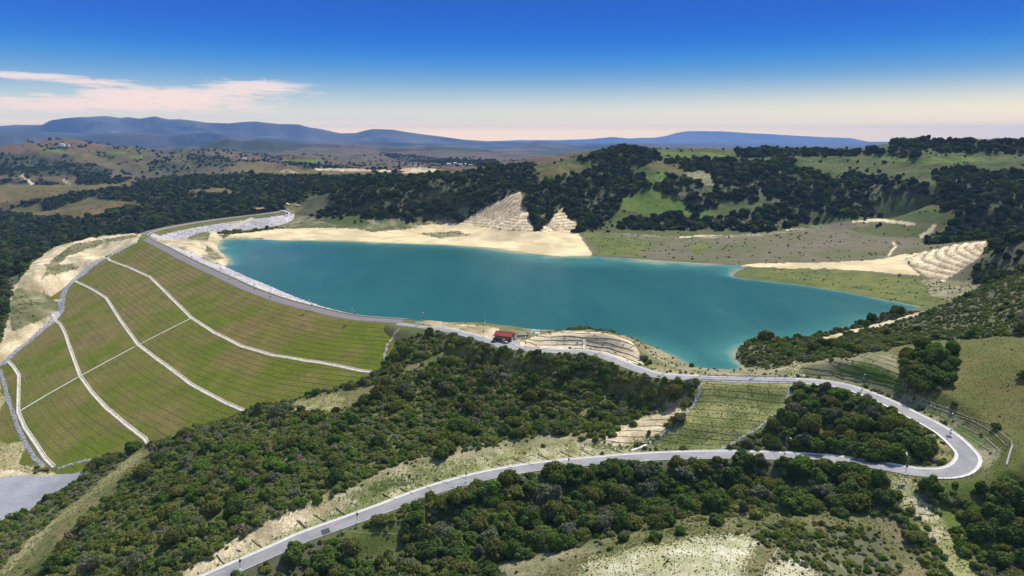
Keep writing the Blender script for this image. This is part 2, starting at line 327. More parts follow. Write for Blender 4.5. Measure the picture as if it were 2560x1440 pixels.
def leaf_mat(name, c1, c2, trans=.3):
    m, nt, out = mat(name)
    oi = nt.nodes.new('ShaderNodeObjectInfo'); a = nd(nt, 'ShaderNodeAttribute', attribute_name='tint')
    f = mth(nt, 'ADD', mth(nt, 'MULTIPLY', oi.outputs['Random'], .55), mth(nt, 'MULTIPLY', a.outputs['Fac'], .5), clamp=True)
    col = mixc(nt, f, c1, c2)
    d = nd(nt, 'ShaderNodeBsdfDiffuse'); t = nd(nt, 'ShaderNodeBsdfTranslucent')
    lk(nt, col, d.inputs[0]); lk(nt, mixc(nt, 1.0, col, (1.0, 1.0, .55), 'MULTIPLY'), t.inputs[0])
    mx = nd(nt, 'ShaderNodeMixShader', Fac=trans); lk(nt, d.outputs[0], mx.inputs[1]); lk(nt, t.outputs[0], mx.inputs[2])
    lk(nt, mx.outputs[0], out.inputs[0]); return m
LEAF = {
 'dark green': leaf_mat('leaf_dark_green', (.054, .092, .021), (.135, .195, .046)),
 'olive green': leaf_mat('leaf_olive', (.095, .105, .026), (.185, .190, .052)),
 'grey-green': leaf_mat('leaf_grey_green', (.095, .105, .064), (.180, .190, .120)),
 'bright green': leaf_mat('leaf_bright', (.070, .140, .018), (.140, .230, .036), .35),
 'brownish': leaf_mat('leaf_brown', (.135, .098, .066), (.24, .175, .125), .1),
 'deep green': leaf_mat('leaf_deep_green', (.026, .048, .025), (.070, .100, .045), .25),
 'scrub green': leaf_mat('leaf_scrub_green', (.098, .142, .032), (.215, .26, .066)),
 'scrub olive': leaf_mat('leaf_scrub_olive', (.135, .152, .036), (.255, .27, .075)),
 'scrub grey': leaf_mat('leaf_scrub_grey', (.16, .165, .105), (.28, .275, .19)),
 'dry': leaf_mat('leaf_dry_grass', (.12, .13, .035), (.36, .30, .15), .3),
}
# ------------------------------------------------------------------ object helpers
def tag(o, label=None, cat=None, group=None, kind=None):
    if label: o['label'] = label
    if cat: o['category'] = cat
    if group: o['group'] = group
    if kind: o['kind'] = kind
    return o
def new_obj(name, me, parent=None, m=None, smooth=False):
    o = bpy.data.objects.new(name, me); C.objects.link(o)
    if m is not None: me.materials.append(m)
    if parent is not None: o.parent = parent
    if smooth and me.polygons: me.polygons.foreach_set('use_smooth', [True]*len(me.polygons))
    return o
def empty(name, loc=(0, 0, 0), rz=0):
    o = bpy.data.objects.new(name, None); C.objects.link(o); o.location = loc; o.rotation_euler = (0, 0, rz); o.empty_display_size = .2; return o
def copy_tree(o, parent=None):
    c = o.copy(); C.objects.link(c); c.parent = parent
    for ch in o.children: copy_tree(ch, c)
    return c
def mesh(name, V, Fc):
    me = bpy.data.meshes.new(name); me.from_pydata([tuple(map(float, v)) for v in V], [], [tuple(f) for f in Fc]); me.update(); return me
class MB:                                          # collects shapes into one mesh
    def __init__(s): s.v = []; s.f = []
    def box(s, c, d, rz=0, taper=1):
        n = len(s.v); ca, sa = math.cos(rz), math.sin(rz)
        for z in (-1, 1):
            k = taper if z > 0 else 1
            for x, y in ((-1, -1), (1, -1), (1, 1), (-1, 1)):
                a, b = x*d[0]/2*k, y*d[1]/2*k
                s.v.append((c[0]+a*ca-b*sa, c[1]+a*sa+b*ca, c[2]+z*d[2]/2))
        s.f += [tuple(n+i for i in q) for q in ((3, 2, 1, 0), (4, 5, 6, 7), (0, 1, 5, 4), (1, 2, 6, 5), (2, 3, 7, 6), (3, 0, 4, 7))]
        return s
    def tube(s, pts, r, seg=6, r2=None):
        pts = [Vector(p) for p in pts]; n0 = len(s.v); N = len(pts)
        for i, p in enumerate(pts):
            t = (pts[min(i+1, N-1)]-pts[max(i-1, 0)]).normalized()
            a = t.orthogonal().normalized() if abs(t.z) > .95 else t.cross(Vector((0, 0, 1))).normalized()
            b = t.cross(a); rad = r if r2 is None else r+(r2-r)*i/(N-1)
            for k in range(seg):
                th = 2*math.pi*k/seg; q = p+a*math.cos(th)*rad+b*math.sin(th)*rad; s.v.append(tuple(q))
        for i in range(N-1):
            for k in range(seg):
                a = n0+i*seg+k; b = n0+i*seg+(k+1) % seg; s.f.append((a, b, b+seg, a+seg))
        s.f.append(tuple(n0+k for k in reversed(range(seg)))); s.f.append(tuple(n0+(N-1)*seg+k for k in range(seg)))
        return s
    def quad(s, *p):
        n = len(s.v); s.v += [tuple(q) for q in p]; s.f.append(tuple(range(n, n+len(p)))); return s
    def build(s, name, m, parent=None, smooth=False): return new_obj(name, mesh(name, s.v, s.f), parent, m, smooth)
# ------------------------------------------------------------------ land cover, outlined as seen and then laid on the ground
CLS = ['chap', 'woodfloor', 'grass', 'bright', 'gold', 'brownflat', 'beach', 'pale', 'thin', 'straw', 'bank', 'gravel', 'riprap', 'damgrass', 'farfield', 'farwood', 'knoll', 'yellow', 'hillgrass', 'path', 'palestraw', 'saddle', 'terrace', 'asph', 'sage', 'mountain']
ID = {n: i for i, n in enumerate(CLS)}
#        colour A            colour B          scale m  fine  green-tuft rock
CV = {
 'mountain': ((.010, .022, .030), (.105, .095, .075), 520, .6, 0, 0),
 'chap': ((.095, .105, .034), (.16, .145, .065), 9, .9, .5, 0), 'woodfloor': ((.065, .068, .032), (.11, .10, .055), 12, .9, .3, 0),
 'sage': ((.09, .085, .05), (.14, .125, .075), 6, .9, .5, 0),
 'grass': ((.085, .105, .020), (.145, .125, .040), 13, .9, .3, 0), 'bright': ((.066, .130, .014), (.110, .145, .024), 14, 1.1, .25, 0),
 'gold': ((.155, .105, .048), (.110, .100, .030), 30, .7, 0, 0), 'brownflat': ((.165, .130, .090), (.115, .110, .045), 22, 1.0, .4, 0),
 'beach': ((.74, .58, .33), (.50, .40, .22), 15, .4, .0, 0), 'pale': ((.72, .58, .37), (.36, .28, .15), 8, 1.5, .3, 0),
 'thin': ((.11, .115, .045), (.32, .27, .16), 11, 1.0, .5, 0), 'straw': ((.42, .35, .18), (.25, .235, .085), 6, .8, .5, 0),
 'bank': ((.52, .45, .27), (.25, .25, .09), 4.5, 1.1, .6, 0), 'gravel': ((.315, .315, .33), (.25, .25, .26), 9, .35, 0, 0),
 'riprap': ((.54, .50, .48), (.38, .36, .37), 14, .9, 0, 1), 'damgrass': ((.122, .150, .009), (.205, .152, .050), 17, 1.6, .2, 0),
 'farfield': ((.140, .080, .058), (.085, .078, .034), 260, .6, 0, 0), 'farwood': ((.032, .040, .026), (.055, .060, .030), 90, .7, 0, 0),
 'knoll': ((.205, .165, .085), (.115, .115, .042), 7, 1.2, .6, 0), 'yellow': ((.165, .165, .040), (.095, .115, .026), 12, 1.0, .5, 0),
 'hillgrass': ((.048, .078, .016), (.095, .100, .030), 26, 1.3, .35, 0), 'path': ((.205, .165, .075), (.105, .125, .032), 5, .9, .3, 0),
 'palestraw': ((.58, .53, .39), (.36, .34, .18), 5, .9, .4, 0), 'saddle': ((.30, .275, .110), (.17, .185, .05), 5, 1.2, .6, 0),
 'terrace': ((.76, .61, .40), (.48, .38, .23), 6, .9, .1, 0), 'asph': ((.14, .13, .13), (.12, .115, .12), 5, .3, 0, 0),
}
SX = 1280; SY = 720
nat = np.zeros((SY, SX), np.int16); eng = np.full((SY, SX), -1, np.int16)
gx, gy = np.meshgrid(np.arange(SX)+.5, np.arange(SY)+.5)
def paint(img, cls, *polys):
    for P in polys:
        P = np.array(P, float)/2
        x0, y0 = np.floor(P.min(0)).astype(int); x1, y1 = np.ceil(P.max(0)).astype(int)
        x0, y0 = max(x0, 0), max(y0, 0); x1, y1 = min(x1, SX), min(y1, SY)
        if x1 <= x0 or y1 <= y0: continue
        xx, yy = gx[y0:y1, x0:x1], gy[y0:y1, x0:x1]; ins = np.zeros(xx.shape, bool)
        for a, b in zip(P, np.roll(P, -1, 0)):
            if a[1] == b[1]: continue
            ins ^= ((a[1] > yy) != (b[1] > yy)) & (xx < (b[0]-a[0])*(yy-a[1])/(b[1]-a[1])+a[0])
        img[y0:y1, x0:x1][ins] = ID[cls]
def stroke(img, cls, pts, w):
    for a, b in zip(pts[:-1], pts[1:]):
        a = np.array(a, float); b = np.array(b, float); t = b-a; L = np.hypot(*t); n = np.array([-t[1], t[0]])/max(L, 1e-6)*w/2
        paint(img, cls, [a+n, b+n, b-n, a-n])
N_ = lambda c, *p: paint(nat, c, *p)
E_ = lambda c, *p: paint(eng, c, *p)
# distance
N_('farfield', [(0, 0), (2560, 0), (2560, 420), (1100, 450), (0, 560)])
N_('farwood', [(0, 385), (90, 380), (130, 400), (230, 410), (290, 425), (270, 445), (150, 440), (0, 440)], [(210, 382), (290, 390), (280, 402), (220, 398)], [(380, 400), (470, 410), (480, 430), (420, 435), (370, 420)], [(460, 385), (540, 388), (600, 410), (560, 420), (480, 410)], [(0, 450), (120, 452), (170, 462), (90, 470), (0, 466)], [(190, 440), (330, 446), (310, 458), (190, 460)], [(700, 405), (800, 410), (860, 420), (760, 420)], [(950, 380), (1150, 400), (1240, 400), (1260, 420), (1100, 408), (980, 400)])
N_('gold', [(120, 374), (190, 370), (260, 395), (300, 420), (230, 405)], [(640, 404), (760, 418), (900, 430), (1000, 436), (800, 442), (660, 436), (560, 425)])
N_('bright', [(95, 378), (150, 373), (165, 380), (100, 384)], [(255, 378), (320, 380), (318, 384), (262, 383)], [(325, 390), (365, 391), (360, 396), (330, 395)], [(455, 412), (480, 414), (478, 420), (452, 419)], [(720, 398), (820, 402), (800, 408), (700, 404)])
N_('pale', [(785, 420), (960, 424), (1000, 430), (790, 426)], [(1000, 424), (1040, 416), (1100, 424), (1105, 430), (1010, 434)], [(700, 430), (718, 424), (745, 432), (740, 434), (718, 427)], [(50, 438), (60, 438), (86, 460), (78, 461)], [(155, 450), (160, 448), (180, 463), (174, 463)])
N_('gold', [(0, 462), (240, 462), (330, 455), (330, 470), (200, 490), (90, 512), (0, 508)])
# wooded ridges behind the dam
N_('woodfloor', [(0, 530), (90, 500), (150, 498), (210, 482), (330, 466), (370, 450), (430, 441), (700, 437), (960, 442), (1000, 445), (1130, 432), (1300, 412), (1345, 412), (1440, 580), (700, 565), (700, 530), (350, 580), (0, 600)])
N_('gold', [(10, 531), (100, 508), (116, 524), (172, 510), (225, 494), (270, 500), (345, 505), (352, 516), (280, 525), (262, 540), (190, 548), (100, 541)], [(455, 474), (560, 470), (610, 482), (590, 488), (470, 482)], [(470, 490), (500, 488), (490, 498), (468, 498)], [(760, 478), (784, 477), (780, 484), (744, 484)])
N_('woodfloor', [(110, 525), (118, 500), (180, 480), (270, 478), (265, 498), (225, 492), (170, 508), (140, 522)])
N_('woodfloor', [(0, 540), (110, 548), (200, 552), (350, 562), (350, 585), (240, 592), (130, 620), (70, 662), (36, 712), (16, 770), (0, 840)])
N_('thin', [(690, 556), (720, 535), (800, 545), (900, 548), (1000, 545), (1020, 556), (1140, 548), (1150, 560), (1000, 572), (860, 576), (680, 570)])
N_('hillgrass', [(830, 536), (900, 540), (930, 560), (860, 568), (800, 552)])
N_('beach', [(545, 604), (580, 586), (690, 572), (800, 570), (950, 574), (1060, 562), (1150, 557), (1230, 571), (1330, 577), (1440, 580), (1470, 592), (1500, 640), (1380, 645), (1220, 625), (1000, 614), (700, 606), (550, 604)])
N_('thin', [(890, 572), (1000, 565), (1060, 566), (1010, 574), (930, 580)], [(1040, 584), (1140, 578), (1180, 588), (1100, 596)], [(560, 596), (660, 595), (660, 600), (560, 602)])
N_('brownflat', [(1440, 572), (2460, 535), (2460, 765), (2310, 785), (1860, 712), (1815, 672), (1490, 652)])
N_('brownflat', [(1445, 578), (1600, 588), (1750, 593), (1900, 585), (2060, 563), (2200, 546), (2350, 553), (2330, 600), (2290, 640), (2200, 656), (1900, 662), (1560, 650), (1495, 642), (1480, 610)])
N_('yellow', [(1450, 580), (1560, 590), (1640, 605), (1590, 640), (1500, 640), (1480, 605)], [(1760, 600), (1790, 620), (1740, 640), (1720, 620)])
N_('hillgrass', [(2110, 572), (2250, 556), (2315, 572), (2312, 595), (2200, 592)])
N_('thin', [(1560, 585), (1700, 570), (1820, 580), (2000, 560), (2060, 555), (2080, 565), (1900, 590), (1750, 597), (1600, 592)])
N_('pale', [(1690, 575), (1760, 566), (1806, 590), (1700, 594)], [(1955, 560), (1975, 556), (1990, 574), (1965, 576)])
stroke(nat, 'beach', [(2130, 554), (2200, 550), (2290, 560)], 7); stroke(nat, 'beach', [(2340, 560), (2320, 580), (2300, 592)], 10); stroke(nat, 'beach', [(2220, 640), (2240, 615), (2230, 605)], 5)
N_('beach', [(1830, 664), (1900, 658), (2100, 655), (2200, 648), (2262, 634), (2284, 640), (2272, 660), (2300, 690), (2200, 680), (2050, 672), (1900, 668)])
N_('yellow', [(1826, 694), (1870, 671), (2000, 669), (2200, 684), (2310, 700), (2400, 730), (2400, 760), (2312, 772), (2100, 732), (1900, 704)])
N_('thin', [(2300, 696), (2440, 706), (2450, 722), (2390, 750), (2330, 740)], [(2380, 700), (2430, 700), (2440, 712), (2380, 712)])
# hills on the right
N_('hillgrass', [(1440, 578), (1480, 520), (1350, 440), (1336, 416), (1450, 390), (1560, 362), (1700, 372), (2000, 380), (2270, 345), (2560, 352), (2560, 565), (2380, 565), (2200, 545), (2050, 562), (1900, 584), (1700, 590), (1600, 586)])
N_('gold', [(1352, 436), (1345, 420), (1400, 412), (1440, 405), (1470, 425), (1400, 440)], [(1590, 400), (1640, 398), (1690, 410), (1760, 445), (1720, 440), (1640, 425)])
N_('bright', [(1530, 520), (1560, 495), (1610, 485), (1640, 440), (1650, 420), (1665, 440), (1655, 480), (1760, 500), (1790, 545), (1740, 545), (1600, 532)], [(1640, 378), (1830, 382), (1800, 398), (1700, 395)], [(2180, 385), (2300, 395), (2500, 390), (2400, 410), (2200, 402)], [(2530, 478), (2560, 472), (2560, 486), (2530, 486)])
N_('woodfloor', [(1336, 440), (1350, 448), (1470, 432), (1480, 410), (1560, 410), (1610, 440), (1622, 470), (1560, 492), (1542, 530), (1500, 575), (1440, 578)],
   [(1440, 400), (1500, 380), (1560, 362), (1640, 378), (1660, 398), (1600, 414), (1500, 410)], [(1630, 470), (1680, 440), (1730, 440), (1762, 470), (1792, 520), (1740, 532), (1680, 490)],
   [(1660, 400), (1740, 395), (1860, 402), (1960, 412), (2046, 428), (2050, 440), (2120, 434), (2220, 440), (2300, 458), (2340, 475), (2322, 495), (2205, 492), (2190, 520), (2200, 542), (2100, 542), (2000, 520), (1930, 500), (1860, 502), (1790, 498), (1770, 450)],
   [(1545, 560), (1600, 545), (1690, 535), (1760, 548), (1830, 535), (1900, 522), (1960, 505), (2000, 520), (2050, 552), (1900, 582), (1800, 575), (1740, 575), (1640, 576), (1545, 574)],
   [(2325, 430), (2400, 415), (2450, 430), (2560, 432), (2560, 565), (2440, 600), (2310, 612), (2370, 570), (2400, 545), (2330, 505), (2345, 470)],
   [(1840, 376), (1900, 370), (2050, 376), (2200, 374), (2212, 388), (1850, 394)], [(2220, 345), (2300, 340), (2300, 396), (2230, 394)], [(2300, 350), (2560, 352), (2560, 384), (2350, 380), (2300, 372)], [(1930, 395), (1990, 400), (1985, 425), (1935, 420)])
N_('thin', [(1700, 440), (1760, 420), (1800, 470), (1760, 460)]); N_('pale', [(1785, 438), (1812, 442), (1815, 450), (1790, 447)])
N_('woodfloor', [(2295, 605), (2330, 588), (2440, 560), (2560, 545), (2560, 700), (2440, 708), (2420, 690), (2490, 604), (2430, 602), (2320, 612)])
# near right shore and hillside
N_('sage', [(2312, 776), (2380, 756), (2450, 716), (2560, 682), (2560, 832), (2350, 848), (2235, 862), (2060, 874), (2000, 905), (1930, 930), (1850, 925), (1832, 880), (1850, 862), (1960, 856), (2060, 842)])
N_('pale', [(2060, 843), (2150, 818), (2250, 795), (2306, 778), (2310, 784), (2250, 802), (2150, 828), (2060, 852)])
N_('grass', [(2228, 872), (2300, 852), (2400, 846), (2560, 838), (2560, 1300), (2430, 1250), (2330, 1225), (2170, 1190), (2170, 1165), (2400, 1205), (2470, 1160), (2440, 1080), (2330, 1020), (2240, 960)])
N_('woodfloor', [(2256, 885), (2300, 872), (2380, 880), (2386, 930), (2345, 985), (2292, 998), (2256, 950)])
N_('bank', [(1920, 935), (1990, 905), (2040, 905), (2000, 940), (1990, 948), (1930, 945)])
N_('thin', [(2000, 945), (2010, 910), (2060, 898), (2150, 882), (2230, 880), (2265, 935), (2280, 990), (2350, 1020), (2450, 1080), (2500, 1130), (2470, 1180), (2430, 1190), (2440, 1140), (2400, 1095), (2300, 1030), (2200, 985), (2080, 955)])
N_('bright', [(2080, 930), (2160, 905), (2240, 940), (2280, 990), (2200, 960), (2120, 940)], [(2450, 1120), (2400, 1080), (2330, 1040), (2260, 1000), (2320, 1020), (2440, 1090), (2480, 1140)])
# house knoll and shore
N_('pale', [(990, 806), (1010, 795), (1060, 792), (1110, 805), (1200, 812), (1240, 818), (1340, 832), (1330, 860), (1200, 845), (1100, 822)], [(1650, 935), (1700, 925), (1760, 932), (1740, 944), (1660, 942)], [(2000, 946), (2050, 950), (2000, 955)])
N_('thin', [(1000, 805), (1010, 797), (1050, 793), (1060, 805)], [(1580, 850), (1600, 845), (1660, 870), (1720, 905), (1740, 925), (1690, 928), (1640, 915), (1600, 885)])
N_('straw', [(1600, 900), (1650, 915), (1700, 925), (1640, 935), (1600, 915)])
N_('thin', [(1250, 818), (1400, 822), (1560, 826), (1720, 905), (1760, 930), (1700, 945), (1590, 860), (1240, 850)], [(1740, 914), (1930, 920), (1990, 935), (1940, 950), (1740, 948)])
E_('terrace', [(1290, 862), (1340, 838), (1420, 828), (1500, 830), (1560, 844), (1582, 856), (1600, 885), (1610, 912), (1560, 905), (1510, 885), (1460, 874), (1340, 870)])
# central hill
N_('path', [(730, 1000), (850, 975), (940, 958), (960, 975), (930, 990), (850, 1030), (740, 1038)], [(1190, 860), (1160, 880), (1080, 912), (1020, 930), (960, 965), (1000, 920), (1090, 880)])
N_('straw', [(735, 1005), (830, 985), (860, 1000), (820, 1030), (740, 1030)])
N_('bank', [(450, 1440), (580, 1352), (690, 1290), (870, 1222), (955, 1170), (1050, 1150), (1200, 1130), (1450, 1098), (1560, 1100), (1640, 1120), (1600, 1138), (1400, 1156), (1200, 1188), (1000, 1250), (800, 1322), (600, 1408), (540, 1442)])
N_('pale', [(440, 1442), (540, 1380), (640, 1318), (700, 1290), (800, 1258), (860, 1240), (850, 1262), (790, 1292), (700, 1337), (600, 1384), (520, 1430)], [(1480, 1112), (1560, 1062), (1650, 1020), (1725, 983), (1735, 965), (1745, 965), (1700, 1040), (1640, 1095), (1560, 1110)])
N_('hillgrass', [(920, 1215), (1000, 1190), (1060, 1190), (1000, 1215), (930, 1235)], [(1450, 1110), (1560, 1112), (1600, 1124), (1500, 1120)], [(820, 1295), (900, 1265), (880, 1280), (820, 1305)])
N_('thin', [(850, 1250), (960, 1170), (1060, 1140), (1200, 1115), (1300, 1095), (1450, 1085), (1480, 1098), (1350, 1115), (1200, 1135), (1050, 1165), (960, 1190), (880, 1250)])
E_('saddle', [(1748, 953), (1985, 956), (1972, 1010), (1930, 1055), (1820, 1124), (1640, 1124), (1610, 1122), (1690, 1060), (1735, 1000)])
# hairpin
N_('woodfloor', [(1990, 965), (2060, 962), (2200, 1010), (2215, 1050), (2330, 1090), (2362, 1120), (2330, 1162), (2180, 1158), (1850, 1125), (1900, 1070), (1975, 1010)])
N_('straw', [(2320, 1085), (2360, 1100), (2385, 1135), (2360, 1160), (2320, 1164), (2350, 1130), (2345, 1105)], [(2030, 1110), (2080, 1112), (2080, 1130), (2030, 1125)])
# ravine, knoll, lower right
N_('woodfloor', [(1000, 1442), (1010, 1380), (1050, 1300), (1150, 1240), (1300, 1195), (1440, 1164), (1700, 1142), (2060, 1154), (2160, 1176), (2190, 1240), (2170, 1290), (2000, 1285), (1900, 1262), (1700, 1296), (1640, 1322), (1400, 1392), (1250, 1442)])
N_('woodfloor', [(560, 1442), (740, 1360), (850, 1350), (880, 1395), (1010, 1442)])
N_('yellow', [(850, 1332), (940, 1305), (1010, 1300), (1015, 1340), (970, 1400), (890, 1385)])
N_('knoll', [(1230, 1442), (1400, 1384), (1500, 1345), (1640, 1312), (1760, 1285), (1900, 1285), (2100, 1285), (2240, 1300), (2320, 1442)])
N_('sage', [(1860, 1332), (1960, 1318), (2100, 1322), (2190, 1330), (2250, 1442), (2020, 1442), (1960, 1385), (1900, 1350)])
N_('thin', [(1250, 1400), (1420, 1372), (1520, 1352), (1500, 1375), (1300, 1442), (1240, 1442)])
N_('palestraw', [(1440, 1442), (1490, 1405), (1570, 1380), (1700, 1352), (1860, 1342), (1900, 1350), (1880, 1400), (1860, 1442)], [(1930, 1420), (1990, 1400), (2050, 1442), (1920, 1442)])
N_('bank', [(2195, 1205), (2210, 1192), (2262, 1192), (2330, 1285), (2410, 1370), (2466, 1442), (2385, 1442), (2290, 1300)])
N_('woodfloor', [(2400, 1262), (2450, 1222), (2560, 1218), (2560, 1442), (2505, 1442), (2450, 1350), (2395, 1290)])
N_('bright', [(2300, 1215), (2450, 1206), (2440, 1225), (2330, 1240)], [(2330, 1260), (2370, 1270), (2400, 1330), (2360, 1310)])
# bottom left
N_('path', [(0, 1422), (120, 1315), (200, 1252), (340, 1132), (372, 1114), (420, 1110), (310, 1200), (235, 1275), (130, 1400), (70, 1442), (0, 1442)])
stroke(nat, 'straw', [(0, 1428), (60, 1372), (130, 1306), (200, 1247), (270, 1192), (350, 1130)], 20)
N_('sage', [(0, 1340), (110, 1258), (250, 1178), (330, 1135), (260, 1195), (120, 1310), (0, 1392)])
N_('hillgrass', [(70, 1442), (110, 1380), (125, 1340), (140, 1330), (100, 1442)])
N_('straw', [(0, 915), (10, 960), (30, 1020), (60, 1100), (112, 1170), (0, 1190)])
N_('pale', [(0, 1172), (60, 1180), (120, 1178), (260, 1145), (220, 1162), (130, 1190), (0, 1196)])
E_('gravel', [(0, 1194), (60, 1187), (130, 1191), (222, 1163), (208, 1190), (110, 1252), (60, 1285), (0, 1318)])
# left abutment
N_('pale', [(355, 583), (340, 608), (300, 626), (250, 648), (185, 700), (155, 745), (150, 782), (100, 830), (50, 870), (0, 915), (0, 860), (20, 800), (22, 740), (40, 710), (75, 662), (132, 618), (240, 590)])
N_('thin', [(250, 600), (345, 584), (345, 590), (250, 612), (170, 640), (100, 700), (130, 650), (180, 612)], [(40, 720), (110, 730), (150, 760), (140, 790), (100, 800), (30, 830), (22, 760)], [(110, 660), (180, 660), (200, 670), (130, 690)])
# upstream promontory
N_('pale', [(385, 600), (470, 585), (500, 568), (530, 565), (560, 600), (545, 618), (575, 655), (560, 668), (500, 650), (400, 612)])
N_('thin', [(460, 582), (500, 570), (525, 580), (520, 605), (470, 598)], [(515, 612), (550, 640), (560, 645), (530, 648), (515, 630)], [(480, 645), (550, 660), (545, 665), (490, 652)])
# terraced cuts across the water
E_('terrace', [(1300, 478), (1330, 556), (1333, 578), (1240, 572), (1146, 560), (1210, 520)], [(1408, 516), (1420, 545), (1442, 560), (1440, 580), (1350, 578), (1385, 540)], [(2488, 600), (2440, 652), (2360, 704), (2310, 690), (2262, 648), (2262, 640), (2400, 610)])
E_('damgrass', [(745, 510), (760, 520), (735, 535), (700, 520), (720, 503)])
# lookup
PX, PY = project(X, Y, SURF)
vis_idx = np.maximum.accumulate(np.where(visible, np.arange(NR)[:, None], 0), 0)
cols = np.arange(NA)[None, :]
jn = np.clip(300/R2, .45, 1.6)**1.3; jx = (6*fbm(X, Y, 4, 3, 101)+9*fbm(X, Y, 18, 3, 105))*jn; jy = (5*fbm(X, Y, 4, 3, 103)+6*fbm(X, Y, 18, 3, 107))*np.clip(220/R2, .12, 1.3)
wj = np.clip((430-R2)/150, 0, 1)*np.clip(260/R2, .6, 1.5); jx += RNG.normal(size=X.shape)*7*wj; jy += RNG.normal(size=X.shape)*5*wj
def look(img, px, py): return img[np.clip((py/2).astype(int), 0, SY-1), np.clip((px/2).astype(int), 0, SX-1)]
cls = look(nat, PX+jx, PY+jy); ce = look(eng, PX, PY)
cls = np.where(ce >= 0, ce, cls)
cls = cls[vis_idx, cols]
cls = np.where((R2 > 4600) & (cls != ID['pale']), np.where((R2 < 7800) & (fbm(X, Y, 600, 4, 131) > .12), ID['farfield'], ID['farwood']), cls)
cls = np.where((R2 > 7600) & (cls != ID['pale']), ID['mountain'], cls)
VPX = PX; VPY = PY
# the dam's own faces
cd = np.where(screst > 0, ID['damgrass'], np.where(dcrest > np.where(Yn > 735, 15, 7.6), ID['riprap'], ID['grass']))
cd = np.where((screst > 0) & (dcrest < 6), ID['grass'], cd)
COV = np.zeros((NR, NA, 3), np.float32); KND = np.zeros((NR, NA, 3), np.float32)
def cover_of(cl, x, y, rows):
    cov = np.zeros(cl.shape+(3,), np.float32); kd = np.zeros(cl.shape+(3,), np.float32)
    for n, (a, b, s, fine, tuft, rock) in CV.items():
        m = cl == ID[n]
        if not m.any(): continue
        xs, ys = x[m], y[m]
        f = np.clip(.5+1.1*fbm(xs, ys, s, 4, ID[n]*7+200)+.5*fbm(xs, ys, s*6, 2, ID[n]*7+300), 0, 1)[:, None]
        cov[m] = np.array(a)*(1-f)+np.array(b)*f; kd[m] = (rock, fine, tuft)
    return cov, kd
COV, KND = cover_of(cls, X, Y, None)
def grid_mesh(name, Zs, mask, cov, knd, nrows):
    idx = -np.ones((nrows, NA), np.int64); used = np.zeros((nrows, NA), bool)
    f = mask[:-1, :-1] & mask[1:, :-1] & mask[:-1, 1:] & mask[1:, 1:]
    used[:-1, :-1] |= f; used[1:, :-1] |= f; used[:-1, 1:] |= f; used[1:, 1:] |= f
    n = int(used.sum()); idx[used] = np.arange(n)
    co = np.stack([X[:nrows][used], Y[:nrows][used], Zs[:nrows][used]], 1).astype(np.float32)
    q = np.stack([idx[:-1, :-1][f], idx[:-1, 1:][f], idx[1:, 1:][f], idx[1:, :-1][f]], 1).astype(np.int32)
    me = bpy.data.meshes.new(name); me.vertices.add(n); me.vertices.foreach_set('co', co.ravel())
    me.loops.add(q.size); me.loops.foreach_set('vertex_index', q.ravel()); me.polygons.add(len(q))
    me.polygons.foreach_set('loop_start', np.arange(0, q.size, 4, dtype=np.int32))
    me.polygons.foreach_set('use_smooth', np.ones(len(q), bool)); me.update(calc_edges=True)
    for nm, arr in (('cover', cov), ('kind', knd)):
        if arr is None: continue
        at = me.attributes.new(nm, 'FLOAT_COLOR', 'POINT')
        at.data.foreach_set('color', np.concatenate([arr[:nrows][used], np.ones((n, 1), np.float32)], 1).astype(np.float32).ravel())
    return me
# small relief per cover: terraces on the cuts, tussocks on bare ground
ter = (cls == ID['terrace']) & (R2 > 420)
Z2 = Z.copy(); ph = (Z2+.25*fbm(X, Y, 30, 2, 9))/2.6; stepz = (np.floor(ph)+sstep(.15, .55, ph-np.floor(ph)))*2.6
Z2 = np.where(ter, Z2*.25+stepz*.75, Z2)
bare = np.isin(cls, [ID[c] for c in ('thin', 'bank', 'pale', 'knoll', 'straw', 'sage', 'chap')])
notroad = np.ones((NR, NA)); notroad[:Nn] = sstep(4.5, 7, droad)
Z2 += np.where(bare, .22*fbm(X, Y, 2.2, 3, 91)*notroad, 0)
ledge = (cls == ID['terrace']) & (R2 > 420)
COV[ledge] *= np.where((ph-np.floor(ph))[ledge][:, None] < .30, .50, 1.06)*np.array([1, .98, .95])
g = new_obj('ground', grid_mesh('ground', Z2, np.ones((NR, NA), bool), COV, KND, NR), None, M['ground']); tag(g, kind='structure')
# ------------------------------------------------------------------ the dam
dam = empty('dam', (CREST[20][0], CREST[20][1], 0)); tag(dam, 'long curved earthfill dam with a terraced grass face holding back the lake', 'dam')
def on_dam(o): o.parent = dam; o.matrix_parent_inverse = Matrix.Translation(-Vector(dam.location)); return o
ext = (DZ > Zn-2.5) & (dcrest < 165)
rockz = np.where((screst < 0) & (dcrest > 7), .45*fbm(Xn, Yn, 1.7, 2, 401)+.15, .10*fbm(Xn, Yn, 4, 3, 402))
DZv = np.where(dcrest > 5, DZ+rockz, DZ)
cdm, kdm = cover_of(cd, Xn, Yn, None)
on_dam(new_obj('embankment', grid_mesh('embankment', DZv, ext, cdm, kdm, Nn), None, M['ground']))
SURF = Z2.copy(); SURF[:Nn] = np.where(dam_on, np.maximum(DZv, Z2[:Nn]), Z2[:Nn])
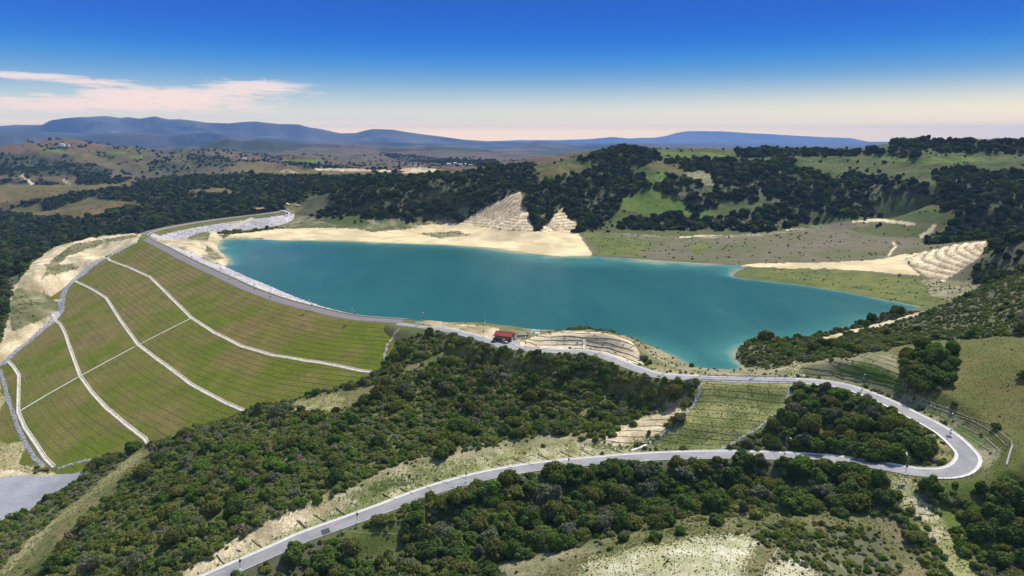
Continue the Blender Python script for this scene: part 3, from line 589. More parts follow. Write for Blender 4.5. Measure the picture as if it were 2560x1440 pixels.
# ------------------------------------------------------------------ water
wm = (sl < 5) & ~((screst > 0) & (dcrest < 150))
gentle = sstep(540, 640, Yn)*sstep(-40, 90, Xn)
shal = np.exp(-np.maximum(-sl, 0)/(4+7*sstep(20, 90, Xn)*(1-sstep(400, 480, Yn))+44*gentle+10*sstep(560, 700, Yn)))
shal = np.clip(shal*(1+.6*fbm(Xn, Yn, 25, 3, 501)), 0, 1).astype(np.float32)
wcov = np.repeat(shal[..., None], 3, 2)
def water_mat():
    m, nt, out = mat('lake_water')
    b = nd(nt, 'ShaderNodeBsdfPrincipled', Roughness=.2, IOR=1.33); b.inputs['Specular IOR Level'].default_value = .2
    a = nd(nt, 'ShaderNodeAttribute', attribute_name='cover'); pos = nt.nodes.new('ShaderNodeNewGeometry').outputs['Position']
    mp0 = nt.nodes.new('ShaderNodeMapping'); mp0.inputs['Rotation'].default_value = (0, 0, .5); mp0.inputs['Scale'].default_value = (1, .22, 1); lk(nt, pos, mp0.inputs[0])
    n0 = mth(nt, 'ADD', mth(nt, 'MULTIPLY', noise(nt, pos, .012, 4), .9), mth(nt, 'MULTIPLY_ADD', noise(nt, mp0.outputs[0], .05, 4), 1.2, -.55), clamp=True)
    deep = mixc(nt, n0, (.008, .082, .070), (.020, .112, .088))
    f = mth(nt, 'POWER', a.outputs['Fac'], 1.0)
    c = mixc(nt, mth(nt, 'MULTIPLY', f, 1.6, clamp=True), deep, (.05, .19, .15)); c = mixc(nt, mth(nt, 'MULTIPLY_ADD', f, 2.2, -1.3, clamp=True), c, (.32, .33, .19))
    lk(nt, c, b.inputs['Base Color'])
    mp = nt.nodes.new('ShaderNodeMapping'); mp.inputs['Rotation'].default_value = (0, 0, .5); mp.inputs['Scale'].default_value = (1, .45, 1); lk(nt, pos, mp.inputs[0])
    h = mth(nt, 'ADD', noise(nt, mp.outputs[0], .55, 5, .65), mth(nt, 'MULTIPLY', noise(nt, mp.outputs[0], .035, 3), 1.5))
    ws = noise(nt, mp.outputs[0], .012, 5, .6); lk(nt, mth(nt, 'MULTIPLY_ADD', ws, .5, -.03, clamp=True), b.inputs['Roughness'])
    bp = nd(nt, 'ShaderNodeBump', Strength=.8, Distance=.6); lk(nt, h, bp.inputs['Height']); lk(nt, bp.outputs[0], b.inputs['Normal'])
    lk(nt, b.outputs[0], out.inputs[0]); return m
M['water'] = water_mat()
tag(new_obj('lake_water', grid_mesh('lake_water', np.full(Xn.shape, WATER, np.float32), wm, wcov, None, Nn), None, M['water']), kind='structure')
# ------------------------------------------------------------------ strips laid along lines
def resample(P, step):
    P = np.asarray(P, float); d = np.r_[0, np.cumsum(np.hypot(*np.diff(P[:, :2], axis=0).T))]
    n = max(2, int(d[-1]/step)+1); t = np.linspace(0, d[-1], n)
    return np.stack([np.interp(t, d, P[:, k]) for k in range(P.shape[1])], 1)
def normals(P):
    T = np.gradient(P[:, :2], axis=0); T /= np.maximum(np.linalg.norm(T, axis=1, keepdims=True), 1e-9); return np.stack([-T[:, 1], T[:, 0]], 1)
def strip(name, P, prof, m, parent=None, drape=None, dz=0, smooth=False):
    """prof: (offset to the left, height) list swept along P; drape = ground lookup for the height"""
    P = np.asarray(P, float); N = normals(P); V = []; Fc = []
    k = len(prof)
    for i in range(len(P)):
        for o, h in prof:
            x, y = P[i, 0]+N[i, 0]*o, P[i, 1]+N[i, 1]*o
            z = (drape(x, y) if drape else P[i, 2])+h+dz
            V.append((x, y, z))
    for i in range(len(P)-1):
        for j in range(k-1): Fc.append((i*k+j, (i+1)*k+j, (i+1)*k+j+1, i*k+j+1))
    return new_obj(name, mesh(name, V, Fc), parent, m, smooth)
# ------------------------------------------------------------------ roads and the dam's fittings
R_ = resample(ROAD, 2.0)
def road_i(px, py, z): p = at_z(px, py, z); return int(np.argmin(np.hypot(R_[:, 0]-p[0], R_[:, 1]-p[1])))
HW = 2.75
tag(strip('access_road', R_, [(HW, -.5), (HW, .06), (0, .10), (-HW, .06), (-HW, -.5)], M['asphalt']), kind='structure')
iA = road_i(2300, 1183, -4.7); iS = road_i(1990, 953, 0)
def gutter(name, P, s):
    tag(strip(name, P, [(s*(HW+.004), -.3), (s*(HW+.004), .10), (s*(HW+.65), .11), (s*(HW+.8), .28), (s*(HW+1.05), .28), (s*(HW+1.05), -.6)][::s], M['concrete']), kind='structure')
def edging(name, P, s):
    tag(strip(name, P, [(s*(HW+.004), -.3), (s*(HW+.004), .09), (s*(HW+.2), .20), (s*(HW+.5), .20), (s*(HW+.5), -.7)][::s], M['concrete_grey']), kind='structure')
gutter('road_kerb', R_[14:iA], 1); edging('road_edging', R_[iA:], 1); edging('road_edging', R_[14:iS], -1); gutter('road_kerb', R_[iS:], -1)
CR = resample(np.c_[CREST, np.zeros(len(CREST))], 3.0)[int(np.argmin(np.hypot(*(resample(np.c_[CREST, np.zeros(len(CREST))], 3.0)[:, :2]-ROAD[0, :2]).T))):]
on_dam(strip('crest_road', CR, [(3.9, -.4), (3.9, .06), (0, .12), (-3.7, .06), (-3.7, -.4)], M['asphalt_pale']))
on_dam(strip('crest_kerb', CR, [(-5.6, -.4), (-5.6, .3), (-5.2, .3), (-5.2, -.4)], M['drain']))
def dpts(L): return [hit_dam(*q) for q in L]
def gpts(L): return [ground(*q) for q in L]
BENCH = [[(258,645),(318,667),(375,693),(425,742),(478,795),(535,832),(600,865),(680,888),(760,902),(850,917),(930,931)],
 [(186,702),(228,722),(265,745),(300,800),(345,862),(388,895),(430,925),(475,960),(520,985),(565,1008),(610,1028)],
 [(134,798),(150,810),(162,832),(178,880),(200,940),(230,982),(265,1020),(315,1062),(345,1085),(362,1098),(368,1109)],
 [(20,903),(34,918),(47,938),(46,985),(45,1030),(62,1070),(88,1108),(112,1145),(135,1169)]]
for L in BENCH:
    P = resample(np.array(dpts(L)), 2.5)
    on_dam(strip('bench_drain', P, [(1.05, -.8), (1.0, .12), (.7, .2), (.5, .0), (-.2, .0), (-.4, .2), (-.8, .22), (-1.0, .1), (-1.05, -.8)], M['drain'], None, surf, .05))
P = resample(np.array(dpts([(478,796),(412,829),(345,863),(272,902),(200,941),(122,985),(47,1030)])), 2.5)
on_dam(strip('down_drain', P, [(.65, -.4), (.6, .28), (.3, .16), (-.3, .16), (-.6, .28), (-.65, -.4)], M['concrete']))
def rockstrip(name, P, wd, parent, m=M['rock'], drape=None, h=.5):
    P = resample(P, .9); N = normals(P); K = max(4, int(wd/.9)); V = []; Fc = []
    rs = np.random.default_rng(len(P))
    for i in range(len(P)):
        for j in range(K+1):
            o = wd*(j/K-.5)+rs.uniform(-.2, .2); x, y = P[i, 0]+N[i, 0]*o, P[i, 1]+N[i, 1]*o
            e = 1-abs(2*j/K-1)**3
            z = (drape or surf)(x, y)+e*h*rs.uniform(.15, 1.0)-.15-(.5 if j in (0, K) else 0)
            V.append((x+rs.uniform(-.2, .2), y, z))
    for i in range(len(P)-1):
        for j in range(K): a = i*(K+1)+j; Fc.append((a, a+K+1, a+K+2, a+1))
    return new_obj(name, mesh(name, V, Fc), parent, m)
for L, wd in (([(338,606),(318,616),(300,628),(275,639),(250,650),(215,676),(187,700),(163,722),(155,745),(152,780),(130,806),(100,830),(75,852),(50,871),(25,893),(4,914)], 6.5), ([(0,925),(12,968),(22,1005),(42,1062),(62,1108),(88,1148),(108,1164)], 3.5), ([(1000,822),(984,836),(968,862),(961,888),(963,905)], 2.6), ([(255,1142),(210,1152),(170,1163),(145,1172)], 3)):
    on_dam(rockstrip('riprap_groin', np.array(gpts(L)), wd, None))
P = np.array(gpts([(634,546),(606,558),(580,571),(551,587)])); on_dam(strip('boat_ramp', resample(P, 4), [(2.8, -.8), (2.8, .45), (2.4, .35), (-2.4, .35), (-2.8, .45), (-2.8, -.8)], M['ramp'], None, surf))
# saddle dam
sd_m = (ce == ID['saddle']) & visible
sdl = empty('saddle_dam', tuple(at_z(1862, 960, 0))); tag(sdl, 'short straw and grass covered dam face below the guard rails of the road', 'dam')
def on_sd(o): o.parent = sdl; o.matrix_parent_inverse = Matrix.Translation(-Vector(sdl.location)); return o
on_sd(new_obj('downstream_face', grid_mesh('downstream_face', Z2[:Nn]+.06, sd_m[:Nn], COV[:Nn], KND[:Nn], Nn), None, M['ground']))
q4 = lambda L: [(1600+x/2.667, 780+y/2.667) for x, y in L]
for L in ([(365,470),(393,500),(392,540),(375,585),(340,640),(270,722),(210,768),(150,812),(90,855),(40,890)], [(1010,482),(995,520),(985,562),(960,640),(920,675),(870,712),(790,775),(700,830),(610,880),(520,920)]):
    on_sd(rockstrip('rock_channel', np.array(gpts(q4(L))), 1.7, None, h=.6))
on_sd(strip('channel_apron', resample(np.array(gpts(q4([(45,885),(0,905),(-60,925)]))), 1.5), [(.5, -.4), (.45, .2), (-.45, .2), (-.5, -.4)], M['concrete'], None, surf))
# ------------------------------------------------------------------ straw rolls pegged along the contours
NW = [0]
def roll(P, label, group, m, r=.16, dz=.03):
    P = resample(np.asarray(P, float), 2.2)
    P = [(x, y, surf(x, y)+dz) for x, y, *_ in P]
    if len(P) < 2: return
    o = MB().tube(P, r, 5).build('straw_roll', m, None, True); tag(o, label, 'straw roll', group); NW[0] += 1
def wob(P, a=.35):
    P = np.asarray(P, float).copy(); s = RNG.uniform(0, 50); t = np.arange(len(P)); P[:, 0] += a*np.sin(t*.7+s); P[:, 1] += a*np.cos(t*.9+s*1.3); return P
levels = [-1.6-1.33*i for i in range(39)]
for li, zl in enumerate(levels):
    if any(abs(zl-b) < .9 for b in (-14, -26.2, -38.5, -51)): continue
    off = 5.4-zl*SL_DOWN
    Q = resample(np.c_[CREST, np.zeros(len(CREST))], 2.5); N = normals(Q); P = Q[:, :2]+N*off
    run = []
    runs = []
    for p in P:
        u = (math.atan2(p[0], p[1])-az[0])/DA; v = np.interp(math.log(math.hypot(*p)), lr, np.arange(NR)); a, b = int(u), int(v)
        dd = np.hypot(CREST[:, 0]-p[0], CREST[:, 1]-p[1]).min()
        ok = 0 < a < NA-1 and b < Nn-1 and dam_on[b, a] and DZ[b, a] > Zn[b, a]+.15 and dd > off-1.2 and p[1] < 735
        if ok: run.append(p)
        elif run: runs.append(run); run = []
    if run: runs.append(run)
    runs = [r_ for r_ in runs if len(r_) > 14]
    if not runs: continue
    r_ = max(runs, key=len)
    tier = 'above the top drain' if zl > -14 else 'between the two upper drains' if zl > -26 else 'between the two middle drains' if zl > -38.5 else 'between the two lowest drains'
    roll(wob(np.array(r_), .16), 'long straw roll following the contour of the grass dam face '+tier, 'straw rolls on the dam face '+tier, M['straw'] if zl < -26 and li % 3 else M['straw_mid'], .11)
z3 = lambda L: [(900+x/3.2, 740+y/3.2) for x, y in L]; z3b = lambda L: [(1150+x/5.12, 760+y/5.12) for x, y in L]
z6 = lambda L: [(700+x/3.2, 1080+y/3.2) for x, y in L]; z7 = lambda L: [(1400+x/2.207, 1080+y/2.207) for x, y in L]; z5 = lambda L: [(x/3.2, 1000+y/3.2) for x, y in L]
def rolls(conv, LL, label, group, m, r=.15):
    for L in LL: roll(wob(resample(np.array(gpts(conv(L))), 1.5), .12), label, group, m, r)
rolls(q4, [[(440,478),(700,495),(980,513)], [(412,515),(700,535),(970,558)], [(395,560),(700,580),(965,605)], [(372,602),(650,625),(950,650)], [(345,650),(650,672),(915,695)], [(305,690),(600,715),(870,735)], [(262,735),(500,762),(720,780)], [(215,775),(450,800),(690,825)], [(170,812),(400,842),(670,860)], [(128,850),(250,872),(400,885),(610,876)], [(85,885),(190,920)]], 'straw roll crossing the grassy face of the short dam under the guard rails', 'straw rolls across the saddle dam', M['straw_dark'])
rolls(z3, [[(2370,940),(2540,945)], [(2290,990),(2500,995)], [(2160,1035),(2430,1040)], [(2010,1080),(2200,1078),(2420,1085)], [(1960,1122),(2360,1130)], [(1910,1155),(2050,1170),(2300,1180)]], 'dark straw roll on the bare pale strip left of the short dam', 'straw rolls on the bare strip', M['straw_dark'])
rolls(q4, [[(1070,375),(1250,390),(1450,430),(1650,490),(1800,550)], [(1090,343),(1300,365),(1500,410),(1700,475),(1800,520)], [(1260,328),(1450,365),(1650,425),(1790,480)], [(1370,318),(1550,350),(1750,420)], [(1470,300),(1600,335),(1760,390)], [(1560,293),(1750,350)], [(1060,405),(1300,425),(1500,470)]], 'straw roll along the green cut slope above the upper road', 'straw rolls on the cut above the upper road', M['straw_dark'])
rolls(q4, [[(1850,575),(2100,665),(2350,752),(2470,850),(2490,920)], [(1840,605),(2000,655),(2200,720),(2350,795),(2450,900)], [(1900,645),(2100,735),(2300,830),(2430,945)], [(2150,805),(2330,920)]], 'straw roll curving round the outside of the hairpin bend', 'straw rolls outside the hairpin', M['straw_pale'])
rolls(z3b, [[(950,415),(1150,430),(1550,425),(1900,440),(2230,545)], [(880,450),(1010,475),(1300,470),(1575,463)], [(1612,465),(1900,500),(2220,605)], [(800,480),(1000,530),(1300,524),(1575,520)], [(1612,525),(1900,560),(2290,700)], [(735,520),(850,555),(1000,578),(1575,570)], [(1640,572),(1900,610),(2340,775)], [(1300,372),(1670,372)], [(2020,420),(2200,475)]], 'dark straw roll along the pale cut bank beside the red roofed hut', 'straw rolls on the bank beside the hut', M['straw_dark'], .19)
rolls(z3b, [[(0,318),(190,375)], [(90,288),(200,318)]], 'straw roll on the pale shore left of the red roofed hut', 'straw rolls on the shore by the hut', M['straw_dark'])
rolls(z6, [[(135,705),(225,775)], [(270,660),(380,720)], [(445,605),(535,668)], [(820,495),(930,545)], [(960,450),(1065,500)], [(1100,410),(1210,455)], [(1245,370),(1345,415)], [(1365,340),(1490,375)], [(1730,255),(1860,290)], [(1870,215),(2020,262)], [(2060,180),(2185,232)], [(2235,155),(2360,205)], [(2400,140),(2520,190)], [(2640,130),(2760,175)], [(2830,115),(2930,160)]], 'short straw roll slanting down the straw bank to the lower road', 'short straw rolls on the road bank', M['straw_dark'], .17)
rolls(z5, [[(2010,1120),(2100,1180)], [(2390,965),(2460,1030)], [(1740,1245),(1810,1320)]], 'short straw roll slanting down the straw bank to the lower road', 'short straw rolls on the road bank', M['straw_dark'], .17)
rolls(z6, [[(830,415),(1000,402),(1170,385)], [(970,335),(1170,345)]], 'pale straw roll lying level at the foot of the scrub above the road bank', 'level straw rolls above the road bank', M['straw_pale'])
rolls(z6, [[(700,745),(1010,742)], [(540,800),(700,812),(940,815)]], 'pale straw roll across the small green clearing below the lower road', 'straw rolls in the clearing', M['straw_pale'], .1)
rolls(z7, [[(180,725),(210,790)], [(285,690),(310,790)], [(385,670),(405,790)], [(505,650),(528,750),(525,790)], [(622,625),(632,700),(635,770)], [(730,585),(735,690),(710,790)], [(830,570),(832,680),(820,790)], [(930,570),(945,660),(930,790)], [(1090,605),(1040,690),(1010,790)], [(1210,635),(1150,720),(1115,790)], [(1210,635),(1360,705),(1440,760)], [(1420,690),(1510,760),(1520,790)], [(1530,715),(1590,790)], [(1600,720),(1650,790)], [(1230,725),(1215,790)], [(1340,730),(1335,790)]], 'pale straw roll running down the bare near knoll', 'straw rolls on the near knoll', M['straw_pale'], .14)
rolls(z7, [[(1895,285),(1850,340)], [(1850,365),(1970,343)], [(1895,402),(2010,408)], [(1935,448),(2060,460)], [(1970,492),(2090,520)], [(2010,542),(2160,575)], [(2200,600),(2120,590),(2070,640)], [(2215,640),(2130,690)], [(2330,700),(2180,745)]], 'straw roll crossing the straw strewn gully at lower right', 'straw rolls across the gully', M['straw'], .14)
o = strip('drain_chute', resample(np.array(gpts(z3b([(1592,455),(1592,515),(1592,578)]))), 1.2), [(.7, -.4), (.65, .3), (.35, .2), (-.35, .2), (-.65, .3), (-.7, -.4)], M['concrete'], None, surf); tag(o, 'narrow concrete chute down the pale bank right of the red roofed hut', 'drain')
o = strip('drain_pipe', resample(np.array(gpts(q4([(2482,890),(2470,925),(2455,975),(2443,1020)]))), 1.5), [(.28, -.3), (.25, .2), (0, .28), (-.25, .2), (-.28, -.3)], M['concrete_grey'], None, surf); tag(o, 'grey concrete drain running down outside the hairpin bend', 'drain')
# ------------------------------------------------------------------ lamps
def make_lamp(arm_az):
    r = empty('street_lamp')
    MB().tube([(0, 0, -.5), (0, 0, .75)], .30, 10).build('base', M['white'], r)
    MB().tube([(0, 0, .7), (0, 0, 6.6)], .095, 8, .07).build('pole', M['steel'], r)
    MB().box((.16, 0, 3.5), (.5, .45, .75)).build('battery_box', M['dark'], r)
    a, b = math.sin(arm_az), math.cos(arm_az)
    arm = MB().tube([(0, 0, 6.2), (a*.6, b*.6, 6.75), (a*1.6, b*1.6, 6.95)], .05, 6).build('arm', M['steel'], r)
    MB().box((a*1.9, b*1.9, 6.93), (.32, .75, .14), -arm_az, .8).build('lamp_head', M['white'], arm)
    pb = MB(); sa = SUN_AZ; u = Vector((math.cos(sa), -math.sin(sa), 0)); f = Vector((math.sin(sa)*math.cos(.55), math.cos(sa)*math.cos(.55), -math.sin(.55))); nn = u.cross(f)*-1
    if nn.z < 0: nn = -nn
    c = Vector((0, 0, 6.75)); q = [c+u*sx_*.85+f*sy_*.6 for sx_, sy_ in ((-1, -1), (1, -1), (1, 1), (-1, 1))]
    pb.quad(*[p+nn*.05 for p in q]); pb.quad(*[p-nn*.02 for p in reversed(q)])
    for i in range(4): pb.quad(q[i]-nn*.02, q[(i+1) % 4]-nn*.02, q[(i+1) % 4]+nn*.05, q[i]+nn*.05)
    pb.build('solar_panel', M['panel'], r)
    return r
SUN_AZ = math.atan2(.62, .78); SUN_EL = math.radians(47)
LAMPS = [(601,1428,-.5,'lowest on the road at the bottom edge'), (893,1310,-.4,'beside the dark grate on the lower road'), (1165,1207,-.3,'on the lower road just above the tall trees at centre'), (1421,1171,-.2,'beside the second grate on the lower road'), (1963,1135,2.8,'among the dark trees on the inside of the lower road'), (2263,1190,.3,'standing at the near edge of the hairpin bend'), (2378,1076,3.9,'on the outer kerb just above the hairpin bend'), (2156,973,3.4,'on the upper road right of the short dam'), (1889,941,3.1,'by the far guard rail on the short dam'), (1662,933,3.1,'where the road reaches the short dam'), (1505,880,3.2,'half way along the pale bank beside the hut'), (1313,875,3.1,'at the left end of the pale bank beside the hut'), (1208,845,3.2,'just left of the red roofed hut'), (1059,810,3.1,'where the dam road meets the hut knoll'), (887,800,3.5,'nearest on the dam crest road'), (780,776,3.6,'second from the near end of the dam crest'), (676,756,3.7,'third from the near end of the dam crest'), (637,735,.6,'on the rock side of the dam crest, fourth from the near end'), (575,709,3.8,'fifth from the near end of the dam crest'), (552,684,.7,'sixth from the near end of the dam crest'), (480,652,.7,'on the dam crest beside the pale promontory'), (432,630,.8,'farthest lamp before the bend of the dam crest')]
def clear_z(x, y):
    return surf(x, y)
for px, py, aa, txt in LAMPS:
    p = ground(px, py); r = make_lamp(aa); r.location = (p[0], p[1], clear_z(p[0], p[1])); tag(r, 'solar street lamp '+txt, 'street lamp', 'solar street lamps along the road')
LAMP_XY = np.array([ground(a, b)[:2] for a, b, _, _ in LAMPS])
p = ground(1213, 840); ms = empty('mast', tuple(p)); tag(ms, 'tall thin antenna mast beside the red roofed hut', 'mast')
MB().tube([(0, 0, -.5), (0, 0, 11.6)], .08, 6, .04).build('pole', M['white'], ms); MB().box((0, 0, 7.2), (.5, .5, .7)).build('antenna', M['white'], ms)
# ------------------------------------------------------------------ guard rails and fences
def guard_rail(L, label, z):
    P = resample(np.array([at_z(a, b, z) for a, b in L]), 3.8); r = empty('guard_rail', tuple(P[0])); tag(r, label, 'guard rail', 'guard rails on the short dam')
    Q = P-P[0]
    strip('rail', Q, [(-.03, .48), (.05, .55), (-.03, .62), (.05, .70), (-.03, .80), (-.06, .80), (-.06, .48), (-.03, .48)], M['steel'], r)
    for q in Q: MB().box((q[0], q[1]-.12, .2), (.16, .16, 1.2)).build('post', M['dark'], r)
guard_rail([(1748,941.5),(1810,942.5),(1862,943.5),(1925,945),(1986,946.5)], 'steel guard rail on the lake side of the short dam road', 0)
guard_rail([(1752,952),(1810,954),(1870,955.5),(1930,957),(1994,958.5)], 'steel guard rail on the grass side of the short dam road', 0)
def fence(P, label, step=2.4, h=1.2):
    P = resample(P, step); P = P[:95]; r = empty('wire_fence', tuple(P[0])); tag(r, label, 'fence', None)
    Q = [Vector((p[0]-P[0][0], p[1]-P[0][1], surf(p[0], p[1])-P[0][2])) for p in P]
    for q in Q: MB().tube([q-Vector((0, 0, .3)), q+Vector((0, 0, h))], .04, 5).build('post', M['dark'], r)
    wv = MB()
    for hh in (.4, .75, 1.1): wv.tube([q+Vector((0, 0, hh)) for q in Q], .014, 3)
    wv.build('wire', M['dark'], r)
nrm = normals(R_)
def side(i0, i1, off): P = R_[i0:i1].copy(); P[:, :2] += nrm[i0:i1]*off; return P
fence(side(road_i(2418,1160,-3), road_i(2165,1160,-7), HW+1.9), 'thin dark post and wire fence round the outside of the hairpin bend')
fence(side(road_i(840,1315,-22.3), road_i(610,1410,-25.3), HW+1.6), 'thin dark post and wire fence along the near edge of the lower road')
fence(np.array(gpts(q4([(1640,505),(1800,560),(2000,640),(2200,730),(2400,830),(2460,900)]))), 'thin wire fence along the green cut above the hairpin', 3.2, 1.4)
# ------------------------------------------------------------------ road markings and grates
for px, py, z, txt in ((806,1330,-22.7,'dark patch on the lower road near the bottom left'), (1420,1160,-15.9,'dark patch on the lower road near the centre')):
    i = road_i(px, py, z); t = R_[i+1]-R_[i]; rz = math.atan2(t[1], t[0]); n = nrm[i]; L = Vector(R_[i]); sl_ = math.atan2(t[2], np.hypot(t[0], t[1]))
    o = MB().box((0, 0, 0), (2.6, 3.0, .05)).build('road_grate', M['grate']); o.location = L+Vector((n[0]*1.2, n[1]*1.2, .105)); o.rotation_euler = (0, -sl_, rz); tag(o, 'square '+txt, 'road grate')
    j = i-2; o = MB().box((0, 0, 0), (1.5, .9, .02)).build('painted_marking', M['pink']); o.location = Vector(R_[j])+Vector((nrm[j][0]*-.8, nrm[j][1]*-.8, .115)); o.rotation_euler = (0, -sl_, rz+.1); tag(o, 'faded red paint mark beside the '+txt, 'road marking')
# ------------------------------------------------------------------ the hut, cars and people
hp0, hp1 = at_z(1237, 851, 1.4), at_z(1276, 856, 1.4); hrz = math.atan2(hp1[1]-hp0[1], hp1[0]-hp0[0]); HL = 8.6; HD = 4.8; HHt = 3.0
hut = empty('hut', tuple(hp0), hrz); tag(hut, 'small brown block hut with a red metal gable roof above the lake', 'hut')
wv = MB()
wv.box((HL/2, HD/2, HHt/2-.3), (HL, HD, HHt+.6))
n = len(wv.v); wv.v += [(0, 0, HHt), (0, HD, HHt), (0, HD/2, HHt+1.05), (HL, 0, HHt), (HL, HD, HHt), (HL, HD/2, HHt+1.05)]; wv.f += [(n, n+2, n+1), (n+3, n+4, n+5), (n, n+3, n+5, n+2), (n+4, n+1, n+2, n+5)]
wv.build('wall', M['brick'], hut)
rf = MB()
for s in (0, 1):
    y0 = -.55 if s == 0 else HD+.55; z0 = HHt-.22; yr = HD/2; zr = HHt+1.1
    for x0, x1, dz in ((-.6, HL+.6, 0),):
        A = [(x0, y0, z0), (x1, y0, z0), (x1, yr, zr), (x0, yr, zr)]
        if s: A = A[::-1]
        rf.quad(*[(x, y, z+.16) for x, y, z in A]); rf.quad(*reversed(A))
        for i in range(4): a, b = A[i], A[(i+1) % 4]; rf.quad(a, b, (b[0], b[1], b[2]+.16), (a[0], a[1], a[2]+.16))
    for k in range(21):
        x = -.55+k*(HL+1.1)/20; rf.tube([(x, y0, z0+.18), (x, yr, zr+.18)], .035, 4)
rf.tube([(-.62, HD/2, HHt+1.3), (HL+.62, HD/2, HHt+1.3)], .11, 6)
rf.build('roof', M['roof_red'], hut)
for x in (1.0, 6.2):
    d_ = MB().box((x+.5, -.03, 1.05), (1.0, .08, 2.1)).build('door', M['door'], hut); MB().box((x+.85, -.1, 1.0), (.06, .08, .16)).build('handle', M['dark'], d_)
for x in (2.9, 4.3):
    wn = MB().box((x+.5, -.03, 1.7), (1.1, .08, .9)).build('window', M['white'], hut); MB().box((x+.5, -.08, 1.7), (.9, .04, .7)).build('pane', M['glass'], wn)
d_ = MB().box((HL+.03, HD*.42, 1.15), (.08, 1.3, 2.3)).build('door', M['white'], hut); MB().box((HL+.1, HD*.42+.5, 1.05), (.08, .06, .16)).build('handle', M['dark'], d_)
MB().box((HL/2, -.5, HHt-.3), (HL+1.1, .12, .14)).build('gutter', M['dark'], hut)
yd = np.array([at_z(a, b, 1.3) for a, b in ((1228,858),(1240,868),(1268,880),(1287,876),(1302,864),(1294,852),(1255,846),(1232,848))])
yv = [(p[0], p[1], 1.42) for p in yd]+[(p[0], p[1], .2) for p in yd]; k = len(yd)
tag(new_obj('yard_paving', mesh('yard_paving', yv, [tuple(range(k))]+[(i, i+k, (i+1) % k+k, (i+1) % k) for i in range(k)]), None, M['asphalt']), kind='structure')
def make_car(paint, van=False):
    r = empty('parked_car'); b = MB()
    prof = [(-2.15, .35), (-2.2, .75), (-2.0, .95), (-1.5, 1.02), (-1.0, 1.08), (1.6, 1.05), (2.1, .98), (2.2, .6), (2.15, .35)]
    n0 = len(b.v)
    for y in (-.88, .88):
        for x, z in prof: b.v.append((x, y*(.94 if z > .9 else 1), z))
    k = len(prof); b.f.append(tuple(n0+i for i in range(k))); b.f.append(tuple(n0+k+i for i in reversed(range(k))))
    for i in range(k): j = (i+1) % k; b.f.append((n0+i, n0+k+i, n0+k+j, n0+j))
    b.build('body', M[paint], r)
    cb = MB(); n0 = 0; cab = [(-.95, 1.07), (-.35, 1.62), (1.45, 1.66), (2.0, 1.05)]
    for y in (-1, 1):
        for x, z in cab: cb.v.append((x, y*(.84 if z < 1.2 else .68), z))
    cb.f += [(0, 1, 2, 3), (7, 6, 5, 4), (0, 4, 5, 1), (1, 5, 6, 2), (2, 6, 7, 3)]
    cb.build('window', M['glass'], r)
    MB().box((.55, 0, 1.67), (1.85, 1.38, .06), 0, .92).build('roof', M[paint], r)
    for x in (-1.35, 1.35):
        for y in (-.86, .86):
            t_ = MB().tube([(x, y-.11, .34), (x, y+.11, .34)], .34, 14).build('wheel', M['tyre'], r); MB().tube([(x, y-.125, .34), (x, y+.125, .34)], .2, 10).build('rim', M['steel'], t_)
    for y in (-.62, .62): MB().box((-2.19, y, .72), (.08, .36, .16)).build('headlight', M['lens'], r)
    MB().box((-2.2, 0, .45), (.1, 1.5, .16)).build('bumper', M['dark'], r)
    return r
cx_ = at_z(1261, 856.5, 1.43); c = make_car('tan_paint'); c.location = cx_; c.rotation_euler = (0, 0, hrz+math.radians(150)); tag(c, 'beige car parked in front of the red roofed hut', 'car')
cx_ = at_z(1236.5, 853.5, 1.43); c = make_car('dark_paint'); c.location = cx_; c.rotation_euler = (0, 0, hrz+math.radians(100)); tag(c, 'dark car parked in the shade at the left end of the hut', 'car')
def person(px, py, z, cloth, label, rz, step):
    p = at_z(px, py, z); r = empty('person', (p[0], p[1], surf(p[0], p[1])), rz); tag(r, label, 'person')
    J = [(0,0,.95),(0,0,1.15),(0,0,1.42),(0,.01,1.52),(0,.03,1.66),(0,.02,1.76), (.19,0,1.40),(.25,.02,1.12),(.24,.1,.86),(-.19,0,1.40),(-.26,0,1.12),(-.25,.08,.86), (.1,0,.90),(.11,.03+step,.49),(.12,step*.6,.07),(.12,.16+step*.6,.03),(-.1,0,.90),(-.11,.03-step,.49),(-.12,-step,.07),(-.12,.16-step,.03)]
    Ed = [(0,1),(1,2),(2,3),(3,4),(4,5),(2,6),(6,7),(7,8),(2,9),(9,10),(10,11),(0,12),(12,13),(13,14),(14,15),(0,16),(16,17),(17,18),(18,19)]
    Rd = [.14,.13,.14,.06,.10,.085,.06,.048,.036,.06,.048,.036,.09,.062,.045,.04,.09,.062,.045,.04]
    def grow(name, keep, k, m, sc=1.0):
        idx = {j: i for i, j in enumerate(keep)}; me = bpy.data.meshes.new(name); me.from_pydata([J[j] for j in keep], [(idx[a], idx[b]) for a, b in Ed if a in idx and b in idx], [])
        o = new_obj(name, me, r, m); o.modifiers.new('skin', 'SKIN'); o.modifiers.new('sub', 'SUBSURF').levels = 1
        if not me.skin_vertices: bpy.context.view_layer.update()
        for j in keep: me.skin_vertices[0].data[idx[j]].radius = (Rd[j]*sc+k, Rd[j]*sc+k)
        me.skin_vertices[0].data[0].use_root = True
        return o
    grow('body', list(range(20)), 0, M['skin'])
    grow('clothes', [0,1,2,6,7,9,10,12,13,14,16,17,18], .018, M[cloth])
    MB().tube([(0,.01,1.70),(0,0,1.80),(0,-.01,1.85)], .10, 10, .05).build('hair', M['hair'], r, True)
person(1309.5, 845, .9, 'cloth_dark', 'person in dark clothes standing right of the hut, left of two', 2.6, .05)
person(1318, 846, .9, 'cloth_blue', 'person in blue clothes walking right of the hut, right of two', 2.0, .14)
